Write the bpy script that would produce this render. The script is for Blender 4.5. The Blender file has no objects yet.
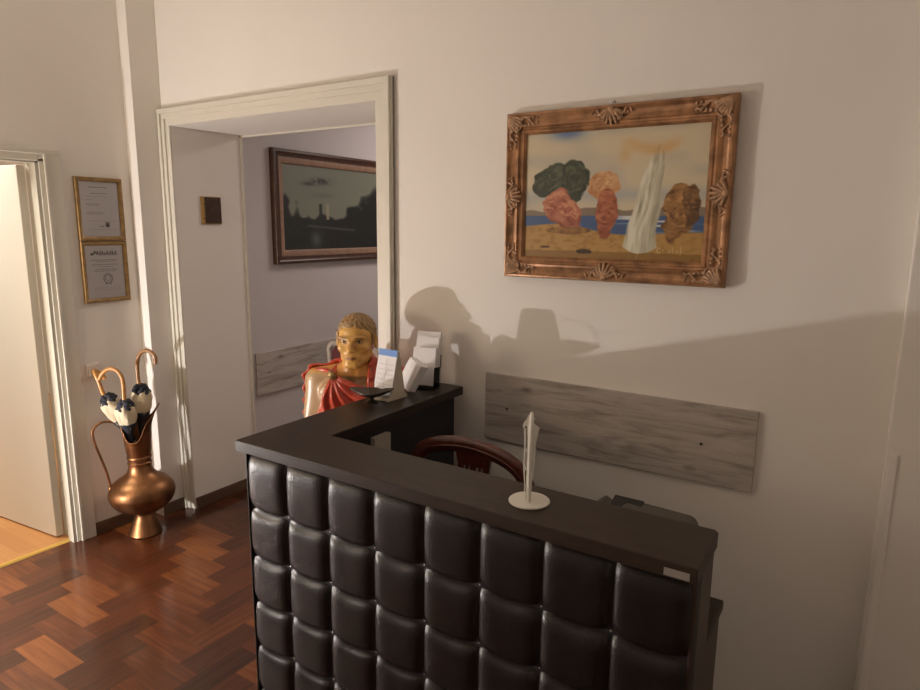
import bpy, bmesh, math, random
import numpy as np
from mathutils import Vector, Matrix, Euler

random.seed(7)
rng = np.random.default_rng(7)
scene = bpy.context.scene
COL = scene.collection
PI = math.pi

# ------------------------------------------------------------------ camera
cam_data = bpy.data.cameras.new('camera')
cam = bpy.data.objects.new('camera', cam_data)
COL.objects.link(cam)
YAW, PITCH, ROLL, FPX = 0.5707, -0.1816, 0.0099, 649.34
cam.location = (3.5678, -2.3543, 1.7826)
_c, _s = math.cos(YAW), math.sin(YAW)
_fw = Vector((-_s * math.cos(PITCH), _c * math.cos(PITCH), math.sin(PITCH)))
_r = Vector((_c, _s, 0.0))
_u = _r.cross(_fw)
_r2 = _r * math.cos(ROLL) + _u * math.sin(ROLL)
_u2 = _u * math.cos(ROLL) - _r * math.sin(ROLL)
cam.rotation_euler = Matrix((_r2, _u2, -_fw)).transposed().to_euler()
cam_data.sensor_fit = 'HORIZONTAL'
cam_data.sensor_width = 36.0
cam_data.lens = FPX / 920.0 * 36.0
cam_data.clip_start = 0.02
scene.camera = cam

# ------------------------------------------------------------------ world, lamps and fill lights, exposure
world = bpy.data.worlds.new('world')
scene.world = world
world.use_nodes = True
world.node_tree.nodes['Background'].inputs[0].default_value = (0.02, 0.02, 0.025, 1)
world.node_tree.nodes['Background'].inputs[1].default_value = 0.3


def light(name, kind, loc, energy, color, **kw):
    d = bpy.data.lights.new(name, kind)
    d.energy = energy
    d.color = color
    o = bpy.data.objects.new(name, d)
    o.location = loc
    for k, v in kw.items():
        if k == 'rot':
            o.rotation_euler = v
        else:
            setattr(d, k, v)
    COL.objects.link(o)
    return o


light('low_wall_lamp', 'POINT', (-0.060, -2.0, 0.605), 126, (1.0, 0.935, 0.91), shadow_soft_size=0.022)
light('hall_soft_fill', 'POINT', (0.24, -2.3, 1.50), 50, (1.0, 0.80, 0.60), shadow_soft_size=0.30)  # added soft fill for the warm ambient at the left, no fixture
light('hall_overhead_fill', 'AREA', (1.2, -2.6, 3.25), 3, (1.0, 0.80, 0.60), shape='DISK', size=1.2)  # weak overhead fill, added to lift the upper walls
light('side_room_ceiling_lamp', 'AREA', (-1.3, -1.6, 3.2), 94, (1.0, 0.95, 0.83), shape='DISK', size=1.0)
light('corridor_fill', 'AREA', (1.2, 2.2, 2.9), 24, (1.0, 0.86, 0.78), shape='DISK', size=0.8)  # added fill that brightens the corridor, its source is unseen

scene.view_settings.view_transform = 'Standard'
scene.view_settings.look = 'None'
scene.view_settings.gamma = 1.0
scene.view_settings.use_curve_mapping = False
scene.view_settings.exposure = 0.0
scene.cycles.diffuse_bounces = 6
scene.cycles.max_bounces = 12


# ------------------------------------------------------------------ helpers
def lin(r, g, b):
    f = lambda c: (c / 255.0) / 12.92 if c / 255.0 <= 0.04045 else ((c / 255.0 + 0.055) / 1.055) ** 2.4
    return (f(r), f(g), f(b))


def new_mat(name):
    m = bpy.data.materials.new(name)
    m.use_nodes = True
    nt = m.node_tree
    return m, nt, nt.nodes['Principled BSDF']


def mat(name, color, rough=0.5, metal=0.0, bump=0.0, bscale=200.0, var=0.0, vscale=8.0, coat=0.0, stretch=None, spec=None):
    m, nt, p = new_mat(name)
    p.inputs['Base Color'].default_value = (*color, 1)
    p.inputs['Roughness'].default_value = rough
    p.inputs['Metallic'].default_value = metal
    p.inputs['Coat Weight'].default_value = coat
    if spec is not None:
        p.inputs['Specular IOR Level'].default_value = spec
    tc = nt.nodes.new('ShaderNodeTexCoord')
    src = tc.outputs['Object']
    if stretch:
        mp = nt.nodes.new('ShaderNodeMapping')
        mp.inputs['Scale'].default_value = stretch
        nt.links.new(src, mp.inputs[0])
        src = mp.outputs[0]
    if var > 0:
        n = nt.nodes.new('ShaderNodeTexNoise')
        n.inputs['Scale'].default_value = vscale
        n.inputs['Detail'].default_value = 5
        nt.links.new(src, n.inputs['Vector'])
        r = nt.nodes.new('ShaderNodeValToRGB')
        r.color_ramp.elements[0].position = 0.3
        r.color_ramp.elements[1].position = 0.7
        r.color_ramp.elements[0].color = (*[max(0, c * (1 - var)) for c in color], 1)
        r.color_ramp.elements[1].color = (*[min(1, c * (1 + var)) for c in color], 1)
        nt.links.new(n.outputs['Fac'], r.inputs[0])
        nt.links.new(r.outputs[0], p.inputs['Base Color'])
    if bump > 0:
        n2 = nt.nodes.new('ShaderNodeTexNoise')
        n2.inputs['Scale'].default_value = bscale
        n2.inputs['Detail'].default_value = 3
        nt.links.new(src, n2.inputs['Vector'])
        b = nt.nodes.new('ShaderNodeBump')
        b.inputs['Strength'].default_value = bump
        b.inputs['Distance'].default_value = 0.002
        nt.links.new(n2.outputs['Fac'], b.inputs['Height'])
        nt.links.new(b.outputs[0], p.inputs['Normal'])
    return m


def attr_mat(name, rough=0.5, bump=0.0, bscale=200.0, coat=0.0, metal=0.0):
    m, nt, p = new_mat(name)
    a = nt.nodes.new('ShaderNodeAttribute')
    a.attribute_name = 'Col'
    nt.links.new(a.outputs['Color'], p.inputs['Base Color'])
    p.inputs['Roughness'].default_value = rough
    p.inputs['Metallic'].default_value = metal
    p.inputs['Coat Weight'].default_value = coat
    if bump > 0:
        tc = nt.nodes.new('ShaderNodeTexCoord')
        n2 = nt.nodes.new('ShaderNodeTexNoise')
        n2.inputs['Scale'].default_value = bscale
        nt.links.new(tc.outputs['Object'], n2.inputs['Vector'])
        b = nt.nodes.new('ShaderNodeBump')
        b.inputs['Strength'].default_value = bump
        b.inputs['Distance'].default_value = 0.002
        nt.links.new(n2.outputs['Fac'], b.inputs['Height'])
        nt.links.new(b.outputs[0], p.inputs['Normal'])
    return m


def wood_mat(name, dark, light_, stretch, rough=0.4, scale=3.0, coat=0.0, dist=1.5):
    """streaky wood grain along the axis with the small stretch value"""
    m, nt, p = new_mat(name)
    tc = nt.nodes.new('ShaderNodeTexCoord')
    mp = nt.nodes.new('ShaderNodeMapping')
    mp.inputs['Scale'].default_value = stretch
    nt.links.new(tc.outputs['Object'], mp.inputs[0])
    n = nt.nodes.new('ShaderNodeTexNoise')
    n.inputs['Scale'].default_value = scale
    n.inputs['Detail'].default_value = 8
    n.inputs['Roughness'].default_value = 0.65
    n.inputs['Distortion'].default_value = dist
    nt.links.new(mp.outputs[0], n.inputs['Vector'])
    r = nt.nodes.new('ShaderNodeValToRGB')
    r.color_ramp.elements[0].position = 0.32
    r.color_ramp.elements[1].position = 0.68
    r.color_ramp.elements[0].color = (*dark, 1)
    r.color_ramp.elements[1].color = (*light_, 1)
    nt.links.new(n.outputs['Fac'], r.inputs[0])
    nt.links.new(r.outputs[0], p.inputs['Base Color'])
    p.inputs['Roughness'].default_value = rough
    p.inputs['Coat Weight'].default_value = coat
    return m


class MB:
    """collects shapes, then links them as ONE mesh object"""

    def __init__(self):
        self.v, self.f = [], []

    def add(self, verts, faces, mtx=None):
        o = len(self.v)
        for p in verts:
            p = Vector(p)
            if mtx is not None:
                p = mtx @ p
            self.v.append(tuple(p))
        self.f += [tuple(i + o for i in q) for q in faces]
        return self

    def box(self, a, b, mtx=None):
        x0, y0, z0 = [min(p, q) for p, q in zip(a, b)]
        x1, y1, z1 = [max(p, q) for p, q in zip(a, b)]
        v = [(x0, y0, z0), (x1, y0, z0), (x1, y1, z0), (x0, y1, z0), (x0, y0, z1), (x1, y0, z1), (x1, y1, z1), (x0, y1, z1)]
        f = [(0, 3, 2, 1), (4, 5, 6, 7), (0, 1, 5, 4), (1, 2, 6, 5), (2, 3, 7, 6), (3, 0, 4, 7)]
        return self.add(v, f, mtx)

    def prism(self, poly, axis, a, b, mtx=None):
        """polygon in the two other axes, extruded along axis from a to b"""
        n = len(poly)

        def P(p, t):
            if axis == 'x':
                return (t, p[0], p[1])
            if axis == 'y':
                return (p[0], t, p[1])
            return (p[0], p[1], t)
        v = [P(p, a) for p in poly] + [P(p, b) for p in poly]
        f = [tuple(range(n))[::-1], tuple(range(n, 2 * n))] + [(i, (i + 1) % n, (i + 1) % n + n, i + n) for i in range(n)]
        return self.add(v, f, mtx)

    def lathe(self, prof, n=40, center=(0, 0, 0), mtx=None, closed=False):
        v, f = [], []
        m = len(prof)
        for (r, z) in prof:
            for k in range(n):
                t = 2 * PI * k / n
                v.append((center[0] + r * math.cos(t), center[1] + r * math.sin(t), center[2] + z))
        for i in range(m - 1):
            for k in range(n):
                k2 = (k + 1) % n
                f.append((i * n + k, i * n + k2, (i + 1) * n + k2, (i + 1) * n + k))
        if closed:
            for k in range(n):
                k2 = (k + 1) % n
                f.append(((m - 1) * n + k, (m - 1) * n + k2, k2, k))
        else:
            f.append(tuple(range(n))[::-1])
            f.append(tuple((m - 1) * n + k for k in range(n)))
        return self.add(v, f, mtx)

    def tube(self, pts, rad, n=10, mtx=None, flat=1.0, up=(0, 0, 1), loop=False):
        pts = [Vector(p) for p in pts]
        m = len(pts)
        if not hasattr(rad, '__len__'):
            rad = [rad] * m
        v, f = [], []
        prev = None
        for i, p in enumerate(pts):
            if loop:
                t = (pts[(i + 1) % m] - pts[(i - 1) % m])
            else:
                t = (pts[min(i + 1, m - 1)] - pts[max(i - 1, 0)])
            t.normalize()
            if prev is None:
                a = Vector(up)
                if abs(a.dot(t)) > 0.95:
                    a = Vector((1, 0, 0))
                a = (a - t * a.dot(t)).normalized()
            else:
                a = (prev - t * prev.dot(t)).normalized()
            prev = a
            b = t.cross(a)
            for k in range(n):
                w = 2 * PI * k / n
                v.append(tuple(p + a * (rad[i] * math.cos(w)) + b * (rad[i] * flat * math.sin(w))))
        for i in range(m if loop else m - 1):
            j = (i + 1) % m
            for k in range(n):
                k2 = (k + 1) % n
                f.append((i * n + k, i * n + k2, j * n + k2, j * n + k))
        if not loop:
            f.append(tuple(range(n))[::-1])
            f.append(tuple((m - 1) * n + k for k in range(n)))
        return self.add(v, f, mtx)

    def ball(self, c, r, n=12, m=8, scale=(1, 1, 1), mtx=None):
        v, f = [], []
        v.append((c[0], c[1], c[2] - r * scale[2]))
        for i in range(1, m):
            ph = -PI / 2 + PI * i / m
            for k in range(n):
                t = 2 * PI * k / n
                v.append((c[0] + r * scale[0] * math.cos(ph) * math.cos(t), c[1] + r * scale[1] * math.cos(ph) * math.sin(t), c[2] + r * scale[2] * math.sin(ph)))
        v.append((c[0], c[1], c[2] + r * scale[2]))
        for k in range(n):
            f.append((0, 1 + (k + 1) % n, 1 + k))
            f.append((len(v) - 1, 1 + (m - 2) * n + k, 1 + (m - 2) * n + (k + 1) % n))
        for i in range(m - 2):
            for k in range(n):
                k2 = (k + 1) % n
                f.append((1 + i * n + k, 1 + i * n + k2, 1 + (i + 1) * n + k2, 1 + (i + 1) * n + k))
        return self.add(v, f, mtx)

    def build(self, name, material, parent=None, smooth=0.0, bevel=0.0, world=True, segs=2):
        """world=True: vertices are world coordinates (parents are unrotated); else local"""
        me = bpy.data.meshes.new(name)
        off = Vector((0, 0, 0))
        if parent is not None and world:
            q = parent
            while q is not None:
                off += q.location
                q = q.parent
        me.from_pydata([tuple(Vector(p) - off) for p in self.v], [], self.f)
        bm = bmesh.new()
        bm.from_mesh(me)
        bmesh.ops.recalc_face_normals(bm, faces=bm.faces)
        bm.to_mesh(me)
        bm.free()
        return finish(name, me, material, parent, smooth, bevel, segs)


def finish(name, me, material, parent=None, smooth=0.0, bevel=0.0, segs=2):
    if smooth > 0:
        for p in me.polygons:
            p.use_smooth = True
        me.set_sharp_from_angle(angle=math.radians(smooth))
    o = bpy.data.objects.new(name, me)
    me.materials.append(material)
    COL.objects.link(o)
    if parent is not None:
        o.parent = parent
    if bevel > 0:
        b = o.modifiers.new('bevel', 'BEVEL')
        b.width = bevel
        b.segments = segs
        b.limit_method = 'ANGLE'
        b.angle_limit = math.radians(35)
    return o


def np_mesh(name, V, F, material, parent=None, color=None, smooth=True, uv=None):
    me = bpy.data.meshes.new(name)
    me.from_pydata([tuple(map(float, p)) for p in V], [], [tuple(map(int, q)) for q in F])
    if color is not None:
        ca = me.color_attributes.new('Col', 'FLOAT_COLOR', 'POINT')
        buf = np.ones((len(V), 4), np.float32)
        buf[:, :3] = color
        ca.data.foreach_set('color', buf.ravel())
    for p in me.polygons:
        p.use_smooth = smooth
    return finish(name, me, material, parent)


def thing(name, label, cat, loc=(0, 0, 0), rotz=0.0, group=None):
    o = bpy.data.objects.new(name, None)
    o.location = loc
    o.rotation_euler = (0, 0, rotz)
    o.empty_display_size = 0.05
    COL.objects.link(o)
    return tag(o, label, cat, group)


def tag(o, label, cat, group=None):
    o['label'] = label
    o['category'] = cat
    if group:
        o['group'] = group
    return o


def struct(o):
    o['kind'] = 'structure'
    return o


def arc(cx, cz, r, a0, a1, n):
    return [(cx + r * math.cos(math.radians(a0 + (a1 - a0) * i / n)), cz + r * math.sin(math.radians(a0 + (a1 - a0) * i / n))) for i in range(n + 1)]


def catmull(P, n=8):
    P = [Vector(p) for p in P]
    out = []
    for i in range(len(P) - 1):
        p0, p1, p2, p3 = P[max(i - 1, 0)], P[i], P[i + 1], P[min(i + 2, len(P) - 1)]
        for k in range(n):
            t = k / n
            out.append(0.5 * ((2 * p1) + (p2 - p0) * t + (2 * p0 - 5 * p1 + 4 * p2 - p3) * t * t + (3 * p1 - p0 - 3 * p2 + p3) * t ** 3))
    out.append(P[-1])
    return out


# ------------------------------------------------------------------ sculpting: signed distances -> one mesh
def smin(a, b, k):
    h = np.clip(0.5 + 0.5 * (b - a) / k, 0, 1)
    return b + (a - b) * h - k * h * (1 - h)


def smax(a, b, k):
    return -smin(-a, -b, k)


def ell(X, c, r):
    q = [(X[i] - c[i]) / r[i] for i in range(3)]
    k0 = np.sqrt(q[0] ** 2 + q[1] ** 2 + q[2] ** 2)
    g = [(X[i] - c[i]) / r[i] ** 2 for i in range(3)]
    k1 = np.sqrt(g[0] ** 2 + g[1] ** 2 + g[2] ** 2) + 1e-9
    return k0 * (k0 - 1.0) / k1


def cap(X, a, b, ra, rb=None):
    rb = ra if rb is None else rb
    a, b = np.array(a, float), np.array(b, float)
    d = b - a
    L = d @ d + 1e-12
    t = np.clip(((X[0] - a[0]) * d[0] + (X[1] - a[1]) * d[1] + (X[2] - a[2]) * d[2]) / L, 0, 1)
    return np.sqrt((X[0] - a[0] - t * d[0]) ** 2 + (X[1] - a[1] - t * d[1]) ** 2 + (X[2] - a[2] - t * d[2]) ** 2) - (ra + (rb - ra) * t)


def surface_nets(fn, lo, hi, h):
    ax = [np.arange(lo[i], hi[i] + h, h) for i in range(3)]
    X = np.meshgrid(*ax, indexing='ij', sparse=False)
    F = fn([x.astype(np.float32) for x in X])
    S = F < 0
    nx, ny, nz = F.shape
    cx = (nx - 1, ny - 1, nz - 1)
    acc = np.zeros(cx + (3,), np.float32)
    cnt = np.zeros(cx, np.float32)
    corners = [(i, j, k) for i in (0, 1) for j in (0, 1) for k in (0, 1)]
    for a in corners:
        for d in range(3):
            if a[d] == 1:
                continue
            b = list(a)
            b[d] = 1
            sa = tuple(slice(a[i], a[i] + cx[i]) for i in range(3))
            sb = tuple(slice(b[i], b[i] + cx[i]) for i in range(3))
            fa, fb = F[sa], F[sb]
            m = (fa < 0) != (fb < 0)
            t = np.where(m, fa / np.where(m, fa - fb, 1), 0)
            for i in range(3):
                acc[..., i] += np.where(m, a[i] + (t if i == d else 0), 0)
            cnt += m
    act = cnt > 0
    idx = np.full(cx, -1, np.int64)
    idx[act] = np.arange(act.sum())
    I = np.argwhere(act)
    V = (I + acc[act] / cnt[act][:, None]) * h + np.array(lo)
    faces = []
    for d in range(3):
        e1, e2 = (d + 1) % 3, (d + 2) % 3
        sl0 = [slice(1, -1)] * 3
        sl0[d] = slice(0, -1)
        sl1 = list(sl0)
        sl1[d] = slice(1, None)
        a, b = S[tuple(sl0)], S[tuple(sl1)]
        P = np.argwhere(a != b)
        if not len(P):
            continue
        flip = a[a != b]
        off = np.array([1, 1, 1])
        off[d] = 0
        P = P + off
        q = []
        for (o1, o2) in ((-1, -1), (0, -1), (0, 0), (-1, 0)):
            c = P.copy()
            c[:, e1] += o1
            c[:, e2] += o2
            q.append(idx[c[:, 0], c[:, 1], c[:, 2]])
        Q = np.stack(q, 1)
        Q[~flip] = Q[~flip][:, ::-1]
        faces.append(Q)
    Fc = np.concatenate(faces)
    Fc = Fc[(Fc >= 0).all(1)]
    return V, Fc


# ------------------------------------------------------------------ materials
M_wall = mat('wall_paint', (0.80, 0.765, 0.71), 0.85, bump=0.25, bscale=120, var=0.02, vscale=2)
M_ceil = mat('ceiling_paint', (0.82, 0.80, 0.77), 0.9)
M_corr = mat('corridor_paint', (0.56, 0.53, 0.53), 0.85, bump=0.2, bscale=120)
M_trim = mat('casing_paint', (0.66, 0.63, 0.545), 0.45)
M_jamb = mat('jamb_paint', (0.46, 0.435, 0.36), 0.5)
M_door = mat('door_paint', (0.76, 0.74, 0.67), 0.55)
M_skirt = wood_mat('skirting_wood', (0.085, 0.048, 0.030), (0.13, 0.075, 0.045), (1, 1, 8), 0.45)
M_leather = mat('brown_leather', (0.012, 0.0078, 0.0068), 0.36, bump=0.45, bscale=240, var=0.2, vscale=30, spec=0.42)
M_top = wood_mat('counter_wood', (0.022, 0.013, 0.009), (0.042, 0.026, 0.017), (1.2, 8, 8), 0.46, 4)
M_top.node_tree.nodes['Principled BSDF'].inputs['Specular IOR Level'].default_value = 0.32
M_topy = wood_mat('wing_wood', (0.020, 0.012, 0.009), (0.036, 0.023, 0.016), (8, 1.2, 8), 0.40, 4)
M_topy.node_tree.nodes['Principled BSDF'].inputs['Specular IOR Level'].default_value = 0.36
M_dark = mat('dark_panel', (0.012, 0.011, 0.015), 0.6)
M_side = wood_mat('side_panel_wood', (0.035, 0.022, 0.016), (0.055, 0.034, 0.024), (8, 8, 1), 0.45, 4)
M_white = mat('white_plastic', (0.75, 0.73, 0.66), 0.45)
M_paper = mat('white_paper', (0.80, 0.79, 0.80), 0.7)
M_cream = mat('cream_card', (0.62, 0.57, 0.47), 0.75)
M_blue = mat('blue_print', (0.14, 0.30, 0.68), 0.6)
M_ink = mat('printed_ink', (0.16, 0.15, 0.15), 0.7)
M_faint = mat('faint_ink', (0.38, 0.36, 0.36), 0.7)
M_steel = mat('bright_stud', (0.75, 0.72, 0.66), 0.22, metal=1.0)
M_mahog = wood_mat('mahogany', (0.055, 0.012, 0.007), (0.115, 0.028, 0.014), (6, 6, 1.5), 0.28, 4, coat=0.3)
M_maroon = mat('maroon_fabric', (0.10, 0.018, 0.02), 0.8, bump=0.3, bscale=400)
M_palewood = wood_mat('pale_chair_wood', (0.36, 0.30, 0.25), (0.48, 0.40, 0.33), (5, 5, 1), 0.5)
M_copper = mat('aged_copper', (0.255, 0.122, 0.055), 0.40, metal=1.0, bump=0.5, bscale=50, var=0.6, vscale=6)
M_bronze = mat('dark_bronze', (0.07, 0.058, 0.045), 0.35, metal=0.85, bump=0.2, bscale=80)
M_cane = mat('honey_cane_wood', (0.47, 0.22, 0.05), 0.30, var=0.2, vscale=20, coat=0.3)
M_cane2 = mat('brown_cane_wood', (0.30, 0.145, 0.045), 0.32, var=0.2, vscale=20, coat=0.3)
M_navy = mat('navy_cloth', (0.018, 0.022, 0.034), 0.75)
M_creamcloth = mat('cream_cloth', (0.66, 0.57, 0.40), 0.8)
M_gold = mat('gold_frame_wood', (0.30, 0.19, 0.075), 0.38, metal=0.45, bump=0.3, bscale=90, var=0.25, vscale=30)
M_ornate = mat('bronzed_gilt', (0.31, 0.155, 0.07), 0.40, metal=0.35, bump=0.5, bscale=110, var=0.45, vscale=22)
M_ornpale = mat('rubbed_gilt', (0.36, 0.21, 0.115), 0.5, metal=0.25, bump=0.5, bscale=160, var=0.4, vscale=60)
M_dframe = wood_mat('walnut_frame', (0.035, 0.014, 0.008), (0.085, 0.035, 0.016), (4, 4, 4), 0.35, 5)
M_liner = mat('tan_liner', (0.27, 0.16, 0.105), 0.6, var=0.15, vscale=20)
M_olive = mat('olive_grey_plastic', (0.075, 0.068, 0.052), 0.5)
M_black = mat('black_plastic', (0.010, 0.010, 0.012), 0.4)
M_label = mat('grey_label', (0.42, 0.38, 0.33), 0.6)
M_red = mat('red_lacquer_cloth', (0.50, 0.062, 0.030), 0.33, coat=0.25, var=0.15, vscale=25)
M_hair = attr_mat('painted_hair', 0.5)
M_skin = attr_mat('painted_plaster', 0.33, bump=0.15, bscale=90, coat=0.25)
M_fibula = mat('old_brass', (0.23, 0.15, 0.06), 0.4, metal=0.7, bump=0.4, bscale=90)
M_plinth = mat('pedestal_paint', (0.55, 0.52, 0.47), 0.6)
M_thresh = mat('brass_strip', (0.75, 0.50, 0.12), 0.35, metal=0.5)
M_plate = mat('brass_edge', (0.40, 0.25, 0.09), 0.35, metal=0.8)
M_plaque = mat('dark_plaque_face', (0.055, 0.030, 0.017), 0.35, metal=0.4, var=0.2, vscale=30)
M_switch = mat('switch_plastic', (0.72, 0.68, 0.62), 0.4)


def glass_mat():
    m, nt, p = new_mat('clear_glass')
    nt.nodes.remove(p)
    out = nt.nodes['Material Output']
    t = nt.nodes.new('ShaderNodeBsdfTransparent')
    t.inputs[0].default_value = (0.97, 0.97, 0.97, 1)
    g = nt.nodes.new('ShaderNodeBsdfGlossy')
    g.inputs['Roughness'].default_value = 0.05
    fr = nt.nodes.new('ShaderNodeFresnel')
    fr.inputs[0].default_value = 1.18
    mx = nt.nodes.new('ShaderNodeMixShader')
    nt.links.new(fr.outputs[0], mx.inputs[0])
    nt.links.new(t.outputs[0], mx.inputs[1])
    nt.links.new(g.outputs[0], mx.inputs[2])
    nt.links.new(mx.outputs[0], out.inputs[0])
    return m


M_glass = glass_mat()


def board_mat():
    """whitewashed plank, worn grey grain along local X with a few knots"""
    m, nt, p = new_mat('weathered_board')
    tc = nt.nodes.new('ShaderNodeTexCoord')
    mp = nt.nodes.new('ShaderNodeMapping')
    mp.inputs['Scale'].default_value = (1.3, 1.3, 11)
    nt.links.new(tc.outputs['Object'], mp.inputs[0])
    n = nt.nodes.new('ShaderNodeTexNoise')
    n.inputs['Scale'].default_value = 2.6
    n.inputs['Detail'].default_value = 8
    n.inputs['Roughness'].default_value = 0.62
    n.inputs['Distortion'].default_value = 0.9
    nt.links.new(mp.outputs[0], n.inputs['Vector'])
    r = nt.nodes.new('ShaderNodeValToRGB')
    e = r.color_ramp.elements
    e[0].position, e[0].color = 0.26, (0.20, 0.17, 0.145, 1)
    e[1].position, e[1].color = 0.52, (0.44, 0.40, 0.36, 1)
    x = e.new(0.75)
    x.color = (0.52, 0.48, 0.43, 1)
    nt.links.new(n.outputs['Fac'], r.inputs[0])
    v = nt.nodes.new('ShaderNodeTexVoronoi')
    v.inputs['Scale'].default_value = 1.0
    mp2 = nt.nodes.new('ShaderNodeMapping')
    mp2.inputs['Scale'].default_value = (4.6, 4.6, 9.0)
    nt.links.new(tc.outputs['Object'], mp2.inputs[0])
    nt.links.new(mp2.outputs[0], v.inputs['Vector'])
    r2 = nt.nodes.new('ShaderNodeValToRGB')
    r2.color_ramp.elements[0].position, r2.color_ramp.elements[0].color = 0.03, (0.35, 0.30, 0.26, 1)
    r2.color_ramp.elements[1].position, r2.color_ramp.elements[1].color = 0.16, (1, 1, 1, 1)
    nt.links.new(v.outputs['Distance'], r2.inputs[0])
    mx = nt.nodes.new('ShaderNodeMix')
    mx.data_type = 'RGBA'
    mx.blend_type = 'MULTIPLY'
    mx.inputs[0].default_value = 0.8
    nt.links.new(r.outputs[0], mx.inputs[6])
    nt.links.new(r2.outputs[0], mx.inputs[7])
    nt.links.new(mx.outputs[2], p.inputs['Base Color'])
    p.inputs['Roughness'].default_value = 0.75
    b = nt.nodes.new('ShaderNodeBump')
    b.inputs['Strength'].default_value = 0.3
    b.inputs['Distance'].default_value = 0.003
    nt.links.new(n.outputs['Fac'], b.inputs['Height'])
    nt.links.new(b.outputs[0], p.inputs['Normal'])
    return m


M_board = board_mat()


def parquet_mat(name, c0, c1, c2, rough, coat):
    """wood whose tone comes from the plank ('Col' red), grain from the UV map (u along the plank)"""
    m, nt, p = new_mat(name)
    uv = nt.nodes.new('ShaderNodeUVMap')
    uv.uv_map = 'grain'
    mp = nt.nodes.new('ShaderNodeMapping')
    mp.inputs['Scale'].default_value = (2.2, 30, 1)
    nt.links.new(uv.outputs[0], mp.inputs[0])
    n = nt.nodes.new('ShaderNodeTexNoise')
    n.inputs['Scale'].default_value = 1.6
    n.inputs['Detail'].default_value = 6
    n.inputs['Distortion'].default_value = 0.6
    nt.links.new(mp.outputs[0], n.inputs['Vector'])
    a = nt.nodes.new('ShaderNodeAttribute')
    a.attribute_name = 'Col'
    sep = nt.nodes.new('ShaderNodeSeparateColor')
    nt.links.new(a.outputs['Color'], sep.inputs[0])
    mul = nt.nodes.new('ShaderNodeMath')
    mul.operation = 'MULTIPLY_ADD'
    mul.inputs[1].default_value = 0.75
    nt.links.new(n.outputs['Fac'], mul.inputs[0])
    sub = nt.nodes.new('ShaderNodeMath')
    sub.operation = 'SUBTRACT'
    sub.inputs[1].default_value = 0.37
    nt.links.new(sep.outputs[0], sub.inputs[0])
    nt.links.new(sub.outputs[0], mul.inputs[2])
    r = nt.nodes.new('ShaderNodeValToRGB')
    e = r.color_ramp.elements
    e[0].position, e[0].color = 0.0, (*c0, 1)
    e[1].position, e[1].color = 1.0, (*c2, 1)
    x = e.new(0.5)
    x.color = (*c1, 1)
    nt.links.new(mul.outputs[0], r.inputs[0])
    nt.links.new(r.outputs[0], p.inputs['Base Color'])
    p.inputs['Roughness'].default_value = rough
    p.inputs['Coat Weight'].default_value = coat
    p.inputs['Coat Roughness'].default_value = 0.42
    p.inputs['Specular IOR Level'].default_value = 0.40
    return m


M_parquet = parquet_mat('herringbone_parquet', (0.024, 0.0065, 0.0028), (0.075, 0.0195, 0.0055), (0.185, 0.060, 0.015), 0.18, 0.35)
M_sidefloor = parquet_mat('honey_floor_boards', (0.44, 0.20, 0.07), (0.55, 0.26, 0.095), (0.64, 0.33, 0.13), 0.35, 0.0)


def plank_floor(name, rects, material):
    """rects: (x0, y0, x1, y1, tone, along) -> one floor mesh with a tone and a grain direction per plank"""
    V, Fc, tone, uvs = [], [], [], []
    for (x0, y0, x1, y1, t, al) in rects:
        b = len(V)
        V += [(x0, y0, 0), (x1, y0, 0), (x1, y1, 0), (x0, y1, 0)]
        Fc.append((b, b + 1, b + 2, b + 3))
        tone += [t] * 4
        ox, oy = random.uniform(0, 50), random.uniform(0, 50)
        for (x, y) in ((x0, y0), (x1, y0), (x1, y1), (x0, y1)):
            uvs.append((ox + (x if al == 'x' else y), oy + (y if al == 'x' else x)))
    me = bpy.data.meshes.new(name)
    me.from_pydata(V, [], Fc)
    ca = me.color_attributes.new('Col', 'FLOAT_COLOR', 'POINT')
    for i, t in enumerate(tone):
        ca.data[i].color = (t, t, t, 1)
    ul = me.uv_layers.new(name='grain')
    for i, l in enumerate(me.loops):
        ul.data[i].uv = uvs[l.vertex_index]
    return struct(finish(name, me, material))


# ------------------------------------------------------------------ the setting
WL = -0.09          # hall face of the left wall
ZI, XI, XI2, DEEP = 2.327, 0.079, 1.601, 0.491
CEIL = 3.3


def herringbone(x0, y0, x1, y1, L=0.33, W=0.12, ax=0.745, ay=-0.72):
    out = []

    def clip(a, b, c, d, t, al):
        a, c = max(a, x0), min(c, x1)
        b, d = max(b, y0), min(d, y1)
        if c - a > 1e-4 and d - b > 1e-4:
            out.append((a, b, c, d, t, al))
    for s in range(-22, 26):
        for k in range(-75, 75):
            bx, by = ax + k * W + s * L, ay - k * W + s * L
            clip(bx, by, bx + L, by + W, min(1, max(0, random.gauss(0.55, 0.14))), 'x')
            clip(bx + L, by, bx + L + W, by + L, min(1, max(0, random.gauss(0.27, 0.12))), 'y')  # planks along y darker: light on the grain put into their tone
    return out


plank_floor('floor', herringbone(-0.14, -7.0, 5.4, 5.0), M_parquet)
boards = []
yy = -4.6
while yy < 1.0:
    xx = -4.2 + random.uniform(-0.6, 0)
    while xx < -0.16:
        boards.append((max(xx, -4.2), yy, min(xx + 0.9, -0.16), yy + 0.095, random.uniform(0.3, 0.7), 'x'))
        xx += 0.9
    yy += 0.095
plank_floor('floor_side_room', boards, M_sidefloor)
b = MB().prism([(-0.168, 0), (-0.162, 0.006), (-0.138, 0.006), (-0.132, 0)], 'y', -1.43, -0.652)
struct(b.build('trim_threshold', M_thresh))

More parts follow.
